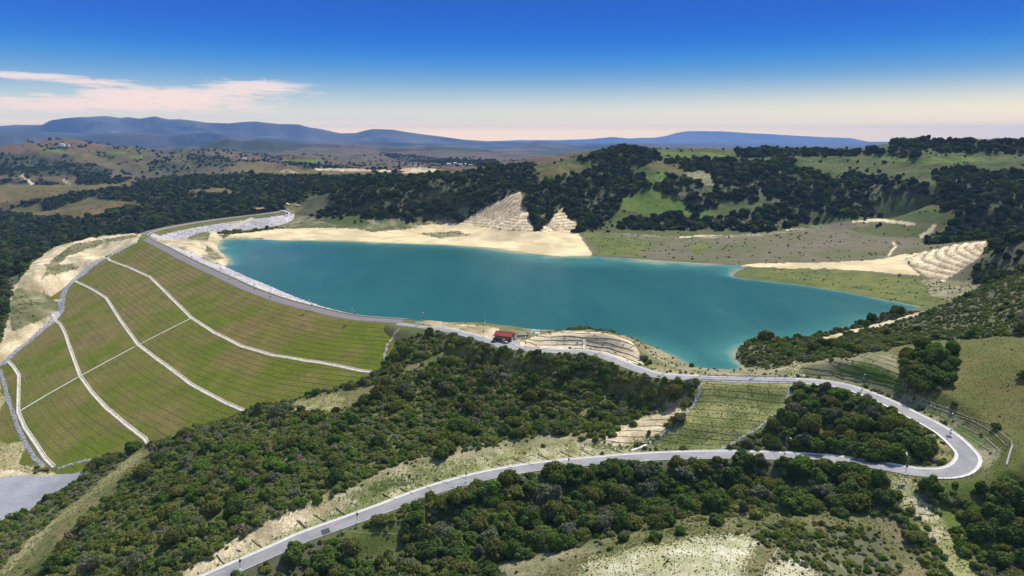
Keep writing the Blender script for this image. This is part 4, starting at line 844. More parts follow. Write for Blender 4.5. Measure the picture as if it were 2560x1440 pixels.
# lakeside landing with rails, low wall
lp = ground(1338, 833); ld = empty('landing_rail', tuple(lp)); tag(ld, 'white railed landing at the lake edge behind the hut', 'railing')
MB().box((0, 0, .0), (4.6, 2.6, .5)).build('deck', M['concrete'], ld)
for x in (-2.2, -.75, .75, 2.2):
    for y in (-1.2, 1.2): MB().box((x, y, .9), (.12, .12, 1.4)).build('post', M['white'], ld)
for y in (-1.2, 1.2):
    for z in (.95, 1.5): MB().box((0, y, z), (4.5, .1, .12)).build('rail', M['white'], ld)
MB().box((-.4, .2, 1.0), (1.3, 1.0, 1.5), .3, .8).build('cabinet', M['white'], ld)
wl = resample(np.array([at_z(1293, 840, 1), at_z(1310, 839.5, .8), at_z(1324, 839, .6)]), 1.0); tag(strip('low_wall', wl, [(.25, -.8), (.25, .7), (-.25, .7), (-.25, -.8)], M['concrete_grey'], None), 'low grey wall running right from the hut towards the landing', 'wall')
# ------------------------------------------------------------------ far buildings
def house(px, py, L, D_, H_, rz, wm_, rm, label, cat='house', group=None, p=None):
    p = ground(px, py) if p is None else p; r = empty('house', tuple(p), rz); tag(r, label, cat, group)
    MB().box((0, 0, H_/2-.5), (L, D_, H_+1)).build('wall', M[wm_], r)
    b = MB(); e = .4; hh = D_*.28
    V = [(-L/2-e, -D_/2-e, H_), (L/2+e, -D_/2-e, H_), (L/2+e, D_/2+e, H_), (-L/2-e, D_/2+e, H_), (-L/2-e, 0, H_+hh), (L/2+e, 0, H_+hh)]
    b.v = V; b.f = [(0, 1, 5, 4), (2, 3, 4, 5), (0, 4, 3), (1, 2, 5), (3, 2, 1, 0)]; b.build('roof', M[rm], r)
    for x in (-L*.25, L*.2): MB().box((x, -D_/2-.03, H_*.5), (1.1, .1, 1.2)).build('window', M['glass'], r)
    return r
house(648, 529, 12, 6, 4.2, .25, 'cream', 'orange_roof', 'small building with an orange roof at the far end of the dam', 'building')
house(657, 529.5, 4.5, 5, 4.2, .25, 'white', 'cream', 'small white shed attached beside the orange roofed building at the far end of the dam', 'shed')
for px, py, L, D_, H_, rz, t in ((1122,413,13,8,4.5,.2,'leftmost of the far white houses on the valley floor'), (1137,411,11,7,4,.5,'second from the left of the far white houses on the valley floor'), (1150,414,17,9,5,.1,'largest of the far white houses on the valley floor'), (1163,412,10,7,4,.9,'fourth from the left of the far white houses on the valley floor'), (1176,415,13,8,4,.3,'rightmost of the far white houses on the valley floor'), (611,399,14,10,5,.2,'lone white house on the distant brown hills'), (1263,377,18,10,6,.2,'lone white building on the far plain left of the woods')):
    house(px, py, L, D_, H_, rz, 'white', 'cream', t, 'house', 'far white houses')
tk = empty('water_tank', tuple(ground(156, 366.0))); tag(tk, 'white water tank on top of the far brown hill at upper left', 'water tank')
MB().tube([(0, 0, -2), (0, 0, 8)], 9, 24).build('tank_wall', M['white'], tk); MB().tube([(0, 0, 8), (0, 0, 9.5)], 9.3, 24, 2).build('tank_roof', M['white'], tk); MB().box((18, 0, 3), (12, 8, 7)).build('shed', M['cream'], tk)
# spillway at the far end of the dam
sw = empty('spillway', tuple(at_z(712, 531, 0))); tag(sw, 'concrete spillway inlet and chute walls at the far end of the dam', 'spillway')
def on_sw(o): o.parent = sw; o.matrix_parent_inverse = Matrix.Translation(-Vector(sw.location)); return o
for L, hgt in (([(676,525),(690,526),(706,530),(722,535)], 1.3), ([(684,522),(704,524),(722,528),(738,534)], 1.5)):
    P = resample(np.array(gpts(L)), 3); on_sw(strip('chute_wall', P, [(.4, -1), (.4, hgt), (-.4, hgt), (-.4, -1)], M['concrete'], None, surf))
c = ground(712, 536); P = np.array([(c[0]+5*math.cos(a), c[1]+7*math.sin(a), 0) for a in np.linspace(-1.2, 2.2, 20)]); on_sw(strip('inlet_wall', P, [(.4, -1), (.4, 1.8), (-.4, 1.8), (-.4, -1)], M['concrete'], None, surf))
P = np.array(gpts([(680,523.5),(692,525),(712,529),(728,534)])); on_sw(strip('chute_floor', resample(P, 3), [(2.4, -1), (2.4, .3), (-2.4, .3), (-2.4, -1)], M['concrete_grey'], None, surf))
for L in ([(712,508),(724,514)], [(737,514),(752,517)]):
    P = np.array(gpts(L)); on_sw(strip('step_wall', resample(P, 3), [(1.2, -2), (1.2, 1.6), (-1.2, 1.6), (-1.2, -2)], M['drain']))
# ------------------------------------------------------------------ plants
def leaf_cloud(seed, lobes, n, size, rnd, up=.25, core=True):
    """lobes: (x, y, z, r); leaf-clump quads spread over and inside the lobes"""
    g = np.random.default_rng(seed); lob = np.array(lobes); w_ = lob[:, 3]**2; w_ = w_/w_.sum()
    k = g.choice(len(lob), n, p=w_); d = g.normal(size=(n, 3)); d[:, 2] = d[:, 2]*.9+up; d /= np.linalg.norm(d, axis=1, keepdims=True)
    rad = lob[k, 3]*(1-.28*g.random(n)**1.5+.06*g.normal(size=n)); p = lob[k, :3]+d*rad[:, None]
    keep = p[:, 2] > .02; p, d = p[keep], d[keep]; n = len(p)
    nn = d*.8+np.array([0, 0, .35])+rnd*g.normal(size=(n, 3)); nn /= np.linalg.norm(nn, axis=1, keepdims=True)
    t = np.cross(nn, g.normal(size=(n, 3))); t /= np.linalg.norm(t, axis=1, keepdims=True); b = np.cross(nn, t)
    s = size*(.6+.8*g.random(n))[:, None]
    V = np.stack([p-t*s-b*s*.6, p+t*s*.8-b*s*.8, p+t*s+b*s*.7, p-t*s*.7+b*s], 1).reshape(-1, 3)
    Fq = np.arange(4*n).reshape(-1, 4)
    # tint: clumps of new and old leaves
    ph = p*3.1; tv = .5+.35*np.sin(ph[:, 0]*2+1.3*np.sin(ph[:, 1]*2.3)+seed)*np.cos(ph[:, 2]*2.2+ph[:, 1])+.25*g.normal(size=n)
    tint = np.repeat(np.clip(tv, 0, 1), 4)
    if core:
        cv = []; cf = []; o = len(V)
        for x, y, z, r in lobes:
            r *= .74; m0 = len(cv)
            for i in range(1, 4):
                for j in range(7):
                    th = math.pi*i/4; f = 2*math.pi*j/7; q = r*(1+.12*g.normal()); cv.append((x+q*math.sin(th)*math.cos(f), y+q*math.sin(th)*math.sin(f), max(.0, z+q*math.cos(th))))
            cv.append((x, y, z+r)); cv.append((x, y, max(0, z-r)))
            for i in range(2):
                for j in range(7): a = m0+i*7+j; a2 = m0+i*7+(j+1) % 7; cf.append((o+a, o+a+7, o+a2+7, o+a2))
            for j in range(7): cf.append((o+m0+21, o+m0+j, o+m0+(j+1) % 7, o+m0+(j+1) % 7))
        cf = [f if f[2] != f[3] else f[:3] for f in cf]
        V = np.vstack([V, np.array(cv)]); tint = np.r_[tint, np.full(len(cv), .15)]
        return V, [tuple(q) for q in Fq]+cf, tint
    return V, [tuple(q) for q in Fq], tint
def leaf_mesh(name, V, Fc, tint, m):
    me = bpy.data.meshes.new(name); me.from_pydata(V.tolist(), [], [tuple(int(i) for i in f) for f in Fc]); me.update()
    a = me.attributes.new('tint', 'FLOAT', 'POINT'); a.data.foreach_set('value', tint.astype(np.float32)); me.materials.append(m); return me
def crown_lobes(seed, n, spread, zc, zr, rmin, rmax, base=True):
    g = np.random.default_rng(seed); L = [(0, 0, zc+zr*.25, rmax*1.05)]
    for i in range(n):
        a = 2*math.pi*(i+.6*g.random())/n; q = spread*(.55+.45*g.random())
        L.append((q*math.cos(a), q*math.sin(a), zc+zr*(g.random()*1.5-.85), rmin+(rmax-rmin)*g.random()))
    return L
def trunk_mesh(seed, h, lob):
    b = MB(); g = np.random.default_rng(seed)
    b.tube([(0, 0, -.3), (.02, .01, h*.4), (.03*g.normal(), .03*g.normal(), h)], .085, 7, .055)
    for x, y, z, r in lob[1:5]: b.tube([(0, 0, h*.75), (x*.5, y*.5, (h+z)*.5), (x*.9, y*.9, z)], .045, 5, .015)
    me = mesh('trunk', b.v, b.f); me.materials.append(M['bark']); return me
TREES, SHRUBS = [], []          # (tint word, crown mesh, trunk mesh)
for i, (tint, sz) in enumerate((('dark green', .075), ('dark green', .07), ('olive green', .07), ('grey-green', .065), ('bright green', .07), ('dark green', .08), ('deep green', .075), ('deep green', .07))):
    tall = i % 2
    lb = crown_lobes(10+i, 8, .62, .78 if tall else .62, .42 if tall else .3, .3, .5)
    if i in (0, 5, 7): lb = crown_lobes(30+i, 11, .7, .6, .34, .22, .42)
    TREES.append((tint, leaf_mesh('crown', *leaf_cloud(100+i, lb, 1900, sz, .55), LEAF[tint]), trunk_mesh(50+i, .5, lb)))
for i, (tint, n, sz) in enumerate((('scrub olive', 620, .10), ('scrub green', 700, .10), ('scrub grey', 560, .10), ('bright green', 620, .10), ('brownish', 420, .085), ('scrub olive', 700, .09), ('scrub green', 620, .11))):
    lb = crown_lobes(70+i, 6, .58, .32, .22, .26, .48)
    SHRUBS.append((tint, leaf_mesh('shrub', *leaf_cloud(200+i, lb, n, sz, .6, core=i != 4), LEAF[tint]), None))
gt = np.random.default_rng(5); tv = []; tf = []
for i in range(46):
    a = gt.uniform(0, 6.28); q = gt.random()**.5*.55; x, y = q*math.cos(a), q*math.sin(a); l = gt.uniform(.5, 1.1); dx, dy = gt.normal(size=2)*.35; o = len(tv); b = gt.uniform(0, 3.14); ux, uy = .1*math.cos(b), .1*math.sin(b)
    tv += [(x-ux, y-uy, -.05), (x+ux, y+uy, -.05), (x+dx+ux*.6, y+dy+uy*.6, l), (x+dx-ux*.6, y+dy-uy*.6, l*.95)]; tf.append((o, o+1, o+2, o+3))
SHRUBS.append(('dry', leaf_mesh('grass_tuft', np.array(tv), tf, gt.random(len(tv)), LEAF['dry']), None))
# where they grow: class -> list of (what, per m2, rmin, rmax, weights over kinds)
TW = {'mix': (.25, .18, .25, .07, .10, .15, 0, 0), 'oak': (.06, .05, .08, .04, .01, .06, .40, .30)}
SW = {'tuft': (0, 0, 0, 0, 0, 0, 0, 1), 'mix': (.28, .25, .10, .10, .05, .22), 'far': (.05, .55, .05, .05, .12, .18), 'green': (.25, .3, .08, .17, .05, .15), 'dry': (.22, .08, .3, .04, .26, .1), 'yellow': (.4, .05, .1, .3, .05, .1)}
GROW = {'chap': [('s', .48, .6, 1.5, 'mix'), ('s', .10, 1.4, 2.7, 'green'), ('t', .013, 1.8, 4.2, 'mix')],
 'woodfloor': [('t', .056, 1.9, 4.8, 'mix'), ('s', .32, .7, 1.9, 'green')], 'woodfar': [('t', .024, 2.2, 5.6, 'oak'), ('s', .05, .9, 2.2, 'far')],
 'sage': [('s', .36, .5, 1.35, 'mix'), ('s', .02, 1.4, 2.2, 'green'), ('t', .0012, 1.8, 2.6, 'mix')], 'thin': [('s', .05, .3, .9, 'dry')],
 'hillgrass': [('t', .0012, 1.4, 3.2, 'oak'), ('s', .004, .5, 1.4, 'far')], 'bright': [('s', .0012, .8, 1.6, 'green')], 'knoll': [('s', .16, .2, .55, 'dry'), ('s', .010, .6, 1.3, 'mix'), ('s', .9, .12, .28, 'tuft')], 'brownflat': [('s', .004, .7, 1.6, 'green')], 'yellow': [('s', .02, .35, .9, 'yellow')],
 'grass': [('s', .003, .25, .6, 'dry'), ('s', .5, .12, .26, 'tuft')], 'gold': [('s', .0009, 1, 2.2, 'green')], 'farwood': [('t', .012, 2.2, 5.5, 'oak')], 'farfield': [('t', .0013, 2.2, 6.5, 'oak')], 'terrace': [('s', .05, .25, .5, 'dry')],
 'straw': [('s', .02, .25, .6, 'yellow'), ('s', .5, .15, .35, 'tuft')], 'bank': [('s', .03, .2, .5, 'yellow'), ('s', .6, .15, .35, 'tuft')], 'saddle': [('s', .03, .2, .4, 'yellow'), ('s', .9, .15, .32, 'tuft')], 'palestraw': [('s', .03, .2, .5, 'yellow'), ('s', .5, .15, .3, 'tuft')], 'path': [('s', .02, .25, .6, 'yellow'), ('s', .25, .15, .35, 'tuft')]}
cell = R2*DA*np.gradient(rr)[:, None]
okc = (hidden_by < 9) & (np.abs(A2) < math.radians(46)) & (R2 > 100)
blocked = np.zeros((NR, NA), bool)
blocked[:Nn] = (ext & (dam_on | (DZ > Zn-.2))) | ((dcrest < 170) & (screst > 0) & (DZ > Zn-4) & (Yn > 395)) | ((sl < 9) & (Yn > 470)) | ((sl < 60) & (Xn > -90) & (Xn < 62) & (Yn > 346)) | ((screst < 0) & (dcrest < 62) & (Yn > 420)) | (sl < .6) | (droad < 4.7) | (((dcrest < 60) & (screst < 0)) & (Zn < -3) & (sl < 30)) & (np.hypot(Xn+40, Yn-360) > 60)
hutc = at_z(1262, 860, 1.2); blocked |= np.hypot(X-hutc[0], Y-hutc[1]) < 8.5
cover_far = (cls == ID['woodfloor']) & (R2 > 460)
T_, S_ = [], []
def scatter(m, what, dens, r0, r1, wname, patch):
    pr = dens*cell*m*np.clip(.35+1.3*patch, 0, 2)
    pr = np.where(R2 < 460, dens*cell*m*np.clip(.62+.76*patch, 0, 1.5), pr); cnt = RNG.poisson(np.where(okc & ~blocked, pr, 0)); ii, jj = np.nonzero(cnt); rep = cnt[ii, jj]; ii = np.repeat(ii, rep); jj = np.repeat(jj, rep); n = len(ii)
    if not n: return
    u = np.clip(jj+RNG.uniform(-.5, .5, n), 0, NA-1.01); v = np.clip(ii+RNG.uniform(-.5, .5, n), 0, NR-1.01)
    a = u.astype(int); b = v.astype(int); f = u-a; q = v-b
    r = rr[b]+(rr[b+1]-rr[b])*q; th = az[0]+u*DA
    z = (SURF[b, a]*(1-f)+SURF[b, a+1]*f)*(1-q)+(SURF[b+1, a]*(1-f)+SURF[b+1, a+1]*f)*q
    s = r0+(r1-r0)*RNG.random(n)**1.6
    W = np.array((TW if what == 't' else SW)[wname]); nz = fbm(r*np.sin(th), r*np.cos(th), 45, 3, 641); u_ = np.clip(.5+(RNG.random(n)-.5)*.78+nz*.55, 0, .9999); order = np.argsort((np.arange(len(W))*5) % 7+np.arange(len(W))*.01); cw = np.cumsum(W[order]/W.sum()); kind = order[np.minimum(np.searchsorted(cw, u_), len(W)-1)]
    (T_ if what == 't' else S_).append(np.stack([r*np.sin(th), r*np.cos(th), z-.05*s, s, kind, hidden_by[b, a], cls[b, a]], 1))
patch = np.clip(.5+.9*fbm(X, Y, 16, 3, 601), 0, 1); patch2 = np.clip(.5+1.0*fbm(X, Y, 60, 3, 611), 0, 1)
for c_, specs in GROW.items():
    base = cover_far if c_ == 'woodfar' else ((cls == ID['woodfloor']) & ~cover_far if c_ == 'woodfloor' else cls == ID[c_])
    if c_ == 'farwood': base = base & (R2 < 4600)
    if c_ == 'farfield': base = base & (R2 < 3600) & (R2 > 1500)
    for sp_ in specs: scatter(base, *sp_[:4], sp_[4], np.where(R2 > 1000, .5+.5*(patch2-.5), patch) if c_ not in ('farfield', 'farwood') else np.clip(fbm(X, Y, 170, 3, 621)*2.2+.3, 0, 1))
T_ = np.concatenate(T_); S_ = np.concatenate(S_)
# trees are kept clear of each other's trunks and of the lamps
def clear(Aq, extra):
    d = np.min(np.hypot(Aq[:, None, 0]-LAMP_XY[None, :, 0], Aq[:, None, 1]-LAMP_XY[None, :, 1]), 1); return Aq[d > 1.0+Aq[:, 3]*extra]
T_ = clear(T_, .9); S_ = clear(S_, .6)
for Aq in (T_, S_):
    m = Aq[:, 1] < 640; 
Tn = T_[:, 1] < 640
dr, _, zr_ = near_line(T_[:, 0], T_[:, 1], ROAD, ROAD[:, 2]); ii_ = np.argmin(np.hypot(T_[:, 0, None]-R_[None, ::3, 0], T_[:, 1, None]-R_[None, ::3, 1]), 1)*3 if len(T_) < 40000 else np.concatenate([np.argmin(np.hypot(q[:, 0, None]-R_[None, ::3, 0], q[:, 1, None]-R_[None, ::3, 1]), 1)*3 for q in np.array_split(T_, 8)])
need = np.where(ii_ < iS, 4.4+.9*T_[:, 3], np.where(ii_ < iA, 5.2+1.45*T_[:, 3], 3.7+.45*T_[:, 3]))
T_ = T_[(dr > need) | (T_[:, 1] > 640)]
# the ones that can be picked out in the picture
PICK = [(1562,1172,2.6,3,'thin airy grey-green tree standing against the lower road, left of the two'), (1465,1196,3.2,2,'rounded olive tree just below the lower road beside the second grate'), (1700,1172,3.4,2,'tall green tree overlapping the lower road below the short dam'),
 (2112,1196,5.2,0,'large round dark oak below the lower road left of the hairpin'), (2060,1182,3.4,2,'open crowned tree covering part of the lower road left of the big oak'), (2178,1150,3.6,0,'dark oak at the left end of the clump inside the hairpin'), (2240,1150,4.4,1,'tall dark oak in the clump inside the hairpin'), (2300,1140,4.0,1,'dark oak at the right end of the clump inside the hairpin'), (2215,1110,3.8,0,'dark oak at the top of the clump inside the hairpin'), (1935,1120,2.8,0,'dark oak beside the lamp inside the lower road'), (1990,1116,2.8,2,'olive tree right of the lamp inside the lower road'), (1870,1118,2.4,3,'bare looking grey tree beside the rock channel of the short dam'),
 (2490,1070,1.6,0,'single dark bush on the grass just outside the hairpin'), (2386,1012,1.3,0,'single dark bush on the grass slope above the hairpin road'), (2340,848,2.4,0,'dark round bush at the upper edge of the golden grass slope'), (2556,945,2.2,1,'dark bush on the golden grass at the right edge'), (2350,1225,1.3,0,'small dark bush on the grass below the hairpin'),
 (1150,1255,4.2,2,'tall tree rising over the lower road just right of the third lamp'), (1105,1275,3.2,2,'tall tree beside the lower road left of the third lamp'), (1060,1350,4.0,1,'dark tree beside the small green clearing'), (830,1398,3.2,0,'dark tree beside the first grate of the lower road'), (420,1255,2.6,4,'bright green round tree on the scrub hillside at lower left'), (840,1105,2.8,4,'bright green tree in the middle of the scrub hillside'), (1405,1345,3.0,0,'round dark bush on the edge of the bare knoll'), (1700,1335,1.8,4,'round bright green bush on the top of the bare knoll'), (1560,1350,1.9,0,'dark bush on the left shoulder of the bare knoll'), (1640,1350,2.2,5,'spreading grey bush on the bare knoll'), (1790,1310,2.6,0,'dark bush at the crest of the bare knoll, right of the bright one'),
 (2280,935,3.4,0,'dark oak at the left of the clump on the grass slope'), (2330,915,3.8,1,'largest dark oak of the clump on the grass slope'), (2365,925,3.0,0,'dark oak at the right of the clump on the grass slope'), (2310,975,3.4,5,'dark oak at the foot of the clump on the grass slope')]
PT = []
for px, py, s, k, lab in PICK:
    p = ground(px, py); PT.append((p[0], p[1], p[2]-.1, s, k, lab))
PX_ = np.array([q[:2] for q in PT])
T_ = T_[np.min(np.hypot(T_[:, None, 0]-PX_[None, :, 0], T_[:, None, 1]-PX_[None, :, 1]), 1) > 2.4]
def region(px, py, x, y):
    if y > 640: return 'on the hills beyond the lake' if px > 1100 else 'in the woods behind the dam'
    if py > 1280 and px > 1230: return 'on or beside the bare near knoll' if px < 2280 else 'in the thicket at the lower right corner'
    if px > 2330 and py > 1190: return 'in the thicket at the lower right corner'
    if px > 2180 and 860 < py < 1200 and px > 2180+(py-860)*.4: return 'on the grass slope above the hairpin'
    if px > 1850 and 950 < py < 1165: return 'in the thicket inside the hairpin bend'
    if px > 1800 and py < 950: return 'on the scrub slope right of the lake'
    dd = np.hypot(R_[:, 0]-x, R_[:, 1]-y); i = int(dd.argmin())
    if i > iA: return 'in the ravine below the lower road' if (x-R_[i, 0])*nrm[i, 0]+(y-R_[i, 1])*nrm[i, 1] > 0 else ('on the scrub hill left of the gravel pad track' if px < 420 else 'on the scrub hill above the lower road')
    if px < 420: return 'beside the track at lower left'
    return 'on the scrub hill between the hut and the lower road'
def size_word(s, a, b): return 'small' if s < a else 'large' if s > b else 'mid-sized'
def split(Aq, nmax):
    px, py = project(Aq[:, 0], Aq[:, 1], Aq[:, 2]+Aq[:, 3]); vis = (px > -20) & (px < 2580) & (py < 1460) & (Aq[:, 5] < Aq[:, 3]*.8)
    ap = Aq[:, 3]/np.hypot(np.hypot(Aq[:, 0], Aq[:, 1]), Aq[:, 2]-CAMZ)*vis; o = np.argsort(-ap); return o[:nmax], o[nmax:], px, py
def add_tree(x, y, z, s, k, label, group, sz=1.0):
    tint, cr, tr = TREES[int(k)]; r = empty('tree', (x, y, z), random.uniform(0, 6.28)); r.scale = (s, s, s*sz); tag(r, label, 'tree', group)
    c = bpy.data.objects.new('crown', cr); C.objects.link(c); c.parent = r; t = bpy.data.objects.new('trunk', tr); C.objects.link(t); t.parent = r
for x, y, z, s, k, lab in PT: add_tree(x, y, z, s, k, lab, 'trees and bushes that stand out')
near_t, rest_t, px, py = split(T_, 300-len(PT))
for i in near_t:
    x, y, z, s, k = T_[i, :5]; reg = region(px[i], py[i], x, y); add_tree(x, y, z, s, k, '%s %s tree %s' % (size_word(s, 2.5, 3.4), TREES[int(k)][0], reg), 'trees '+reg, random.uniform(.75, 1.3))
near_s, rest_s, px, py = split(S_, 300)
for i in near_s:
    x, y, z, s, k = S_[i, :5]; reg = region(px[i], py[i], x, y); o = bpy.data.objects.new('shrub', SHRUBS[int(k)][1]); C.objects.link(o); o.location = (x, y, z); o.scale = (s, s, s*random.uniform(.8, 1.15)); o.rotation_euler = (0, 0, random.uniform(0, 6.28))
    tag(o, '%s %s shrub %s' % (size_word(s, 1.4, 1.8), SHRUBS[int(k)][0].replace('scrub ', '').replace('grey', 'greyish').replace('brownish', 'brown'), reg), 'shrub', 'shrubs '+reg)
# all the others: one object per kind of growth, instanced on points
def instancer(name, Aq, protos):
    col = bpy.data.collections.new(name+'_kinds')
    for i, (tint, cr, tr) in enumerate(protos):
        if tr is None: me = cr
        else:
            me = cr.copy(); import bmesh as _b; bm = _b.new(); bm.from_mesh(cr); nf = len(bm.faces); bm.from_mesh(tr); bm.faces.ensure_lookup_table()
            for f in bm.faces[nf:]: f.material_index = 1
            bm.to_mesh(me); bm.free(); me.materials.append(M['bark'])
        col.objects.link(bpy.data.objects.new('kind_%02d_%s' % (i, name), me))
    n = len(Aq); me = bpy.data.meshes.new(name); me.vertices.add(n); me.vertices.foreach_set('co', Aq[:, :3].astype(np.float32).ravel())
    a = me.attributes.new('which', 'INT', 'POINT'); a.data.foreach_set('value', Aq[:, 4].astype(np.int32))
    a = me.attributes.new('turn', 'FLOAT_VECTOR', 'POINT'); rot = np.zeros((n, 3), np.float32); rot[:, 2] = RNG.uniform(0, 6.28, n); rot[:, 0] = RNG.uniform(-.12, .12, n); a.data.foreach_set('vector', rot.ravel())
    a = me.attributes.new('size', 'FLOAT_VECTOR', 'POINT'); sc = np.repeat(Aq[:, 3:4], 3, 1)*np.stack([RNG.uniform(.72, 1.35, n), RNG.uniform(.72, 1.35, n), RNG.uniform(.7, 1.4, n)], 1); a.data.foreach_set('vector', sc.astype(np.float32).ravel())
    o = new_obj(name, me); tag(o, kind='stuff')
    ng = bpy.data.node_groups.new(name, 'GeometryNodeTree'); ng.interface.new_socket('Geometry', in_out='INPUT', socket_type='NodeSocketGeometry'); ng.interface.new_socket('Geometry', in_out='OUTPUT', socket_type='NodeSocketGeometry')
    gi = ng.nodes.new('NodeGroupInput'); go = ng.nodes.new('NodeGroupOutput'); ip = ng.nodes.new('GeometryNodeInstanceOnPoints'); ci = ng.nodes.new('GeometryNodeCollectionInfo')
    ci.inputs['Collection'].default_value = col; ci.inputs['Separate Children'].default_value = True; ci.inputs['Reset Children'].default_value = True
    def at(nm, tp): q = ng.nodes.new('GeometryNodeInputNamedAttribute'); q.data_type = tp; q.inputs['Name'].default_value = nm; return q.outputs['Attribute']
    ip.inputs['Pick Instance'].default_value = True
    L = ng.links.new; L(gi.outputs[0], ip.inputs['Points']); L(ci.outputs[0], ip.inputs['Instance']); L(at('which', 'INT'), ip.inputs['Instance Index']); L(at('turn', 'FLOAT_VECTOR'), ip.inputs['Rotation']); L(at('size', 'FLOAT_VECTOR'), ip.inputs['Scale']); L(ip.outputs[0], go.inputs[0])
    o.modifiers.new('grow', 'NODES').node_group = ng; return o
wd = instancer('oak_woodland', T_[rest_t], TREES); cp = instancer('chaparral', S_[rest_s], SHRUBS)
print('PLANTS', len(T_), len(S_), 'rolls', NW[0])
HAZE=5e-5; EXPO=0.46
# ------------------------------------------------------------------ sky, sun, air, camera
SUN_EL, SUN_AZ = math.radians(50), math.atan2(.62, .78)           # azimuth measured from +Y towards +X
w = bpy.data.worlds.new('World'); scene.world = w; w.use_nodes = True
nt = w.node_tree; nt.nodes.clear(); out = nt.nodes.new('ShaderNodeOutputWorld'); bg = nt.nodes.new('ShaderNodeBackground')
sky = nt.nodes.new('ShaderNodeTexSky'); sky.sky_type = 'NISHITA'; sky.sun_disc = False; sky.sun_elevation = SUN_EL; sky.sun_rotation = SUN_AZ
sky.altitude = 300; sky.air_density = 1.0; sky.dust_density = .6; sky.ozone_density = 2.0
tc = nt.nodes.new('ShaderNodeTexCoord'); sx = nt.nodes.new('ShaderNodeSeparateXYZ'); lk(nt, tc.outputs['Generated'], sx.inputs[0])
el = mth(nt, 'MULTIPLY', mth(nt, 'ARCSINE', sx.outputs[2]), 180/math.pi)
def s2l(r, g, b): return tuple((c/255/12.92 if c <= 10 else ((c/255+.055)/1.055)**2.4) for c in (r, g, b))
rmp = nt.nodes.new('ShaderNodeValToRGB'); rmp.color_ramp.interpolation = 'B_SPLINE'
stops = [(0, (3.9, 2.5, .55)), (.5, (3.9, 2.5, .55)), (.95, (2.7, 1.85, .6)), (1.43, (1.42, 1.25, .66)), (3.0, (.573, .731, .693)), (4.55, (.161, .399, .654)), (6.08, (.015, .254, .707)), (7.57, (0, .146, .684)), (9.04, (0, .115, .62)), (10.5, (0, .099, .57)), (20, (.01, .08, .36))]
while len(rmp.color_ramp.elements) < len(stops): rmp.color_ramp.elements.new(.5)
for e, (p, c) in zip(rmp.color_ramp.elements, stops): e.position = p/20; e.color = (c[0]*.25, c[1]*.25, c[2]*.25, 1)
lk(nt, mth(nt, 'DIVIDE', el, 20.0, clamp=True), rmp.inputs[0])
KS = 4*2**-EXPO; rout = mixc(nt, 1.0, rmp.outputs[0], (KS, KS, KS), 'MULTIPLY')
azf = mth(nt, 'MULTIPLY_ADD', mth(nt, 'ARCTAN2', sx.outputs[0], sx.outputs[1]), 1/1.3, .5, clamp=True)   # left edge 0, right edge 1
low = mth(nt, 'MULTIPLY', mth(nt, 'POWER', mth(nt, 'SUBTRACT', 1.0, mth(nt, 'DIVIDE', el, 5.0, clamp=True)), 2.0), mth(nt, 'MULTIPLY', mth(nt, 'POWER', azf, 2.0), .75))
grad = mixc(nt, low, rout, tuple(v*2**-EXPO for v in (2.9, 1.93, .46)))
# thin cloud sheet, about 2.5 km up, seen far off to the left
h = mth(nt, 'MAXIMUM', sx.outputs[2], .004)
cx = mth(nt, 'DIVIDE', sx.outputs[0], h); cy = mth(nt, 'DIVIDE', sx.outputs[1], h)
azd = mth(nt, 'MULTIPLY', mth(nt, 'ARCTAN2', sx.outputs[0], sx.outputs[1]), 180/math.pi)
cv = nt.nodes.new('ShaderNodeCombineXYZ'); lk(nt, mth(nt, 'MULTIPLY', azd, .42), cv.inputs[0]); lk(nt, mth(nt, 'ADD', mth(nt, 'MULTIPLY', el, 3.0), mth(nt, 'MULTIPLY', azd, .07)), cv.inputs[1])
wp = nt.nodes.new('ShaderNodeTexNoise'); wp.inputs['Scale'].default_value = .8; wp.inputs['Detail'].default_value = 3; lk(nt, cv.outputs[0], wp.inputs['Vector'])
va = nt.nodes.new('ShaderNodeVectorMath'); va.operation = 'MULTIPLY_ADD'; lk(nt, wp.outputs['Color'], va.inputs[0]); va.inputs[1].default_value = (2.2, 1.5, 0); lk(nt, cv.outputs[0], va.inputs[2])
cn = noise(nt, va.outputs[0], 1.25, 9, .68)
tot = None
for a, sa_, e, se_, k in ((-34.5, 4.6, 4.05, .30, .95), (-30.0, 3.0, 3.75, .25, .6), (-19.6, 4.4, 3.85, .60, 1.0), (-27, 6.5, 3.15, .5, .75), (-24.5, 9.5, 2.3, .8, .8), (-36, 7, 2.1, .7, .62), (-14, 3, 3.2, .4, .25)):
    q = mth(nt, 'ADD', mth(nt, 'POWER', mth(nt, 'ABSOLUTE', mth(nt, 'MULTIPLY', mth(nt, 'SUBTRACT', azd, a), 1/sa_)), 2.0), mth(nt, 'POWER', mth(nt, 'ABSOLUTE', mth(nt, 'MULTIPLY', mth(nt, 'SUBTRACT', el, e), 1/se_)), 2.0))
    gq = mth(nt, 'MULTIPLY', mth(nt, 'EXPONENT', mth(nt, 'MULTIPLY', q, -1.0)), k); tot = gq if tot is None else mth(nt, 'ADD', tot, gq)
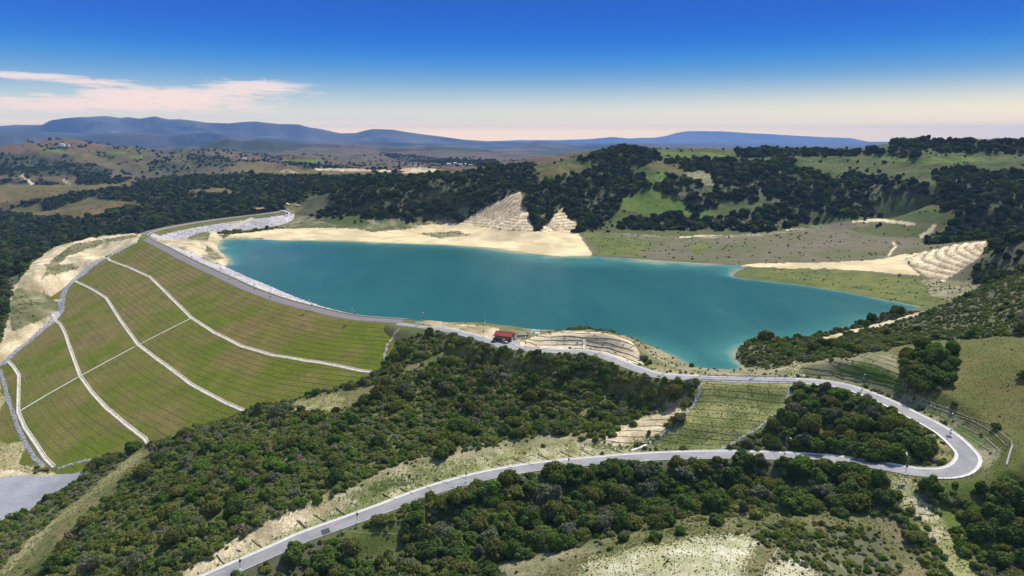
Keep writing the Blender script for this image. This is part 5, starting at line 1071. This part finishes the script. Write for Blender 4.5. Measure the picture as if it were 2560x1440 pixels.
cf = mth(nt, 'MULTIPLY', mth(nt, 'ADD', mth(nt, 'MULTIPLY', mth(nt, 'SUBTRACT', cn, .5), 5.0), mth(nt, 'MULTIPLY_ADD', tot, 2.2, -.92)), 1.15, clamp=True)
cf = mth(nt, 'MULTIPLY', cf, mth(nt, 'MULTIPLY', mth(nt, 'MINIMUM', tot, .9), 1.0))
ccol = mixc(nt, mth(nt, 'DIVIDE', mth(nt, 'SUBTRACT', el, 1.8), 2.4, clamp=True), tuple(v*2**-EXPO for v in (1.75, 1.15, .72)), tuple(v*2**-EXPO for v in (1.15, .92, .78)))
grad = mixc(nt, cf, grad, ccol)
lk(nt, mixc(nt, mth(nt, 'MULTIPLY_ADD', el, 1/18.0, -.8, clamp=True), grad, mixc(nt, 1.0, sky.outputs[0], (.15, .15, .15), 'MULTIPLY')), bg.inputs[0])
bg.inputs[1].default_value = 1.0; lk(nt, bg.outputs[0], out.inputs[0])
sun = bpy.data.lights.new('sun', 'SUN'); sun.energy = 4.2; sun.angle = math.radians(.5); sun.color = (1, .95, .86)
so = bpy.data.objects.new('sun', sun); C.objects.link(so); so.location = (0, 0, 300)
sd_ = Vector((math.sin(SUN_AZ)*math.cos(SUN_EL), math.cos(SUN_AZ)*math.cos(SUN_EL), math.sin(SUN_EL)))
so.rotation_euler = sd_.to_track_quat('Z', 'Y').to_euler()
if HAZE:
    hz = MB().box((0, 14000, 225), (48000, 36000, 790)).build('haze', None); hz.data.materials.clear()
    m, nt, out = mat('haze_air'); pv = nd(nt, 'ShaderNodeVolumePrincipled', Density=HAZE, Anisotropy=.0); pv.inputs['Color'].default_value = (.26, .50, 1.0, 1); lk(nt, pv.outputs[0], out.inputs['Volume']); hz.data.materials.append(m); tag(hz, kind='stuff')
cam = bpy.data.cameras.new('camera'); co = bpy.data.objects.new('camera', cam); C.objects.link(co)
co.location = (0, 0, CAMZ); co.rotation_euler = (math.pi/2-PITCH, 0, 0); cam.sensor_width = 36; cam.lens = 36*F_PX/2560; cam.clip_start = 1; cam.clip_end = 60000
scene.camera = co
scene.view_settings.view_transform = 'Standard'; scene.view_settings.look = 'None'; scene.view_settings.exposure = EXPO; scene.view_settings.gamma = 1
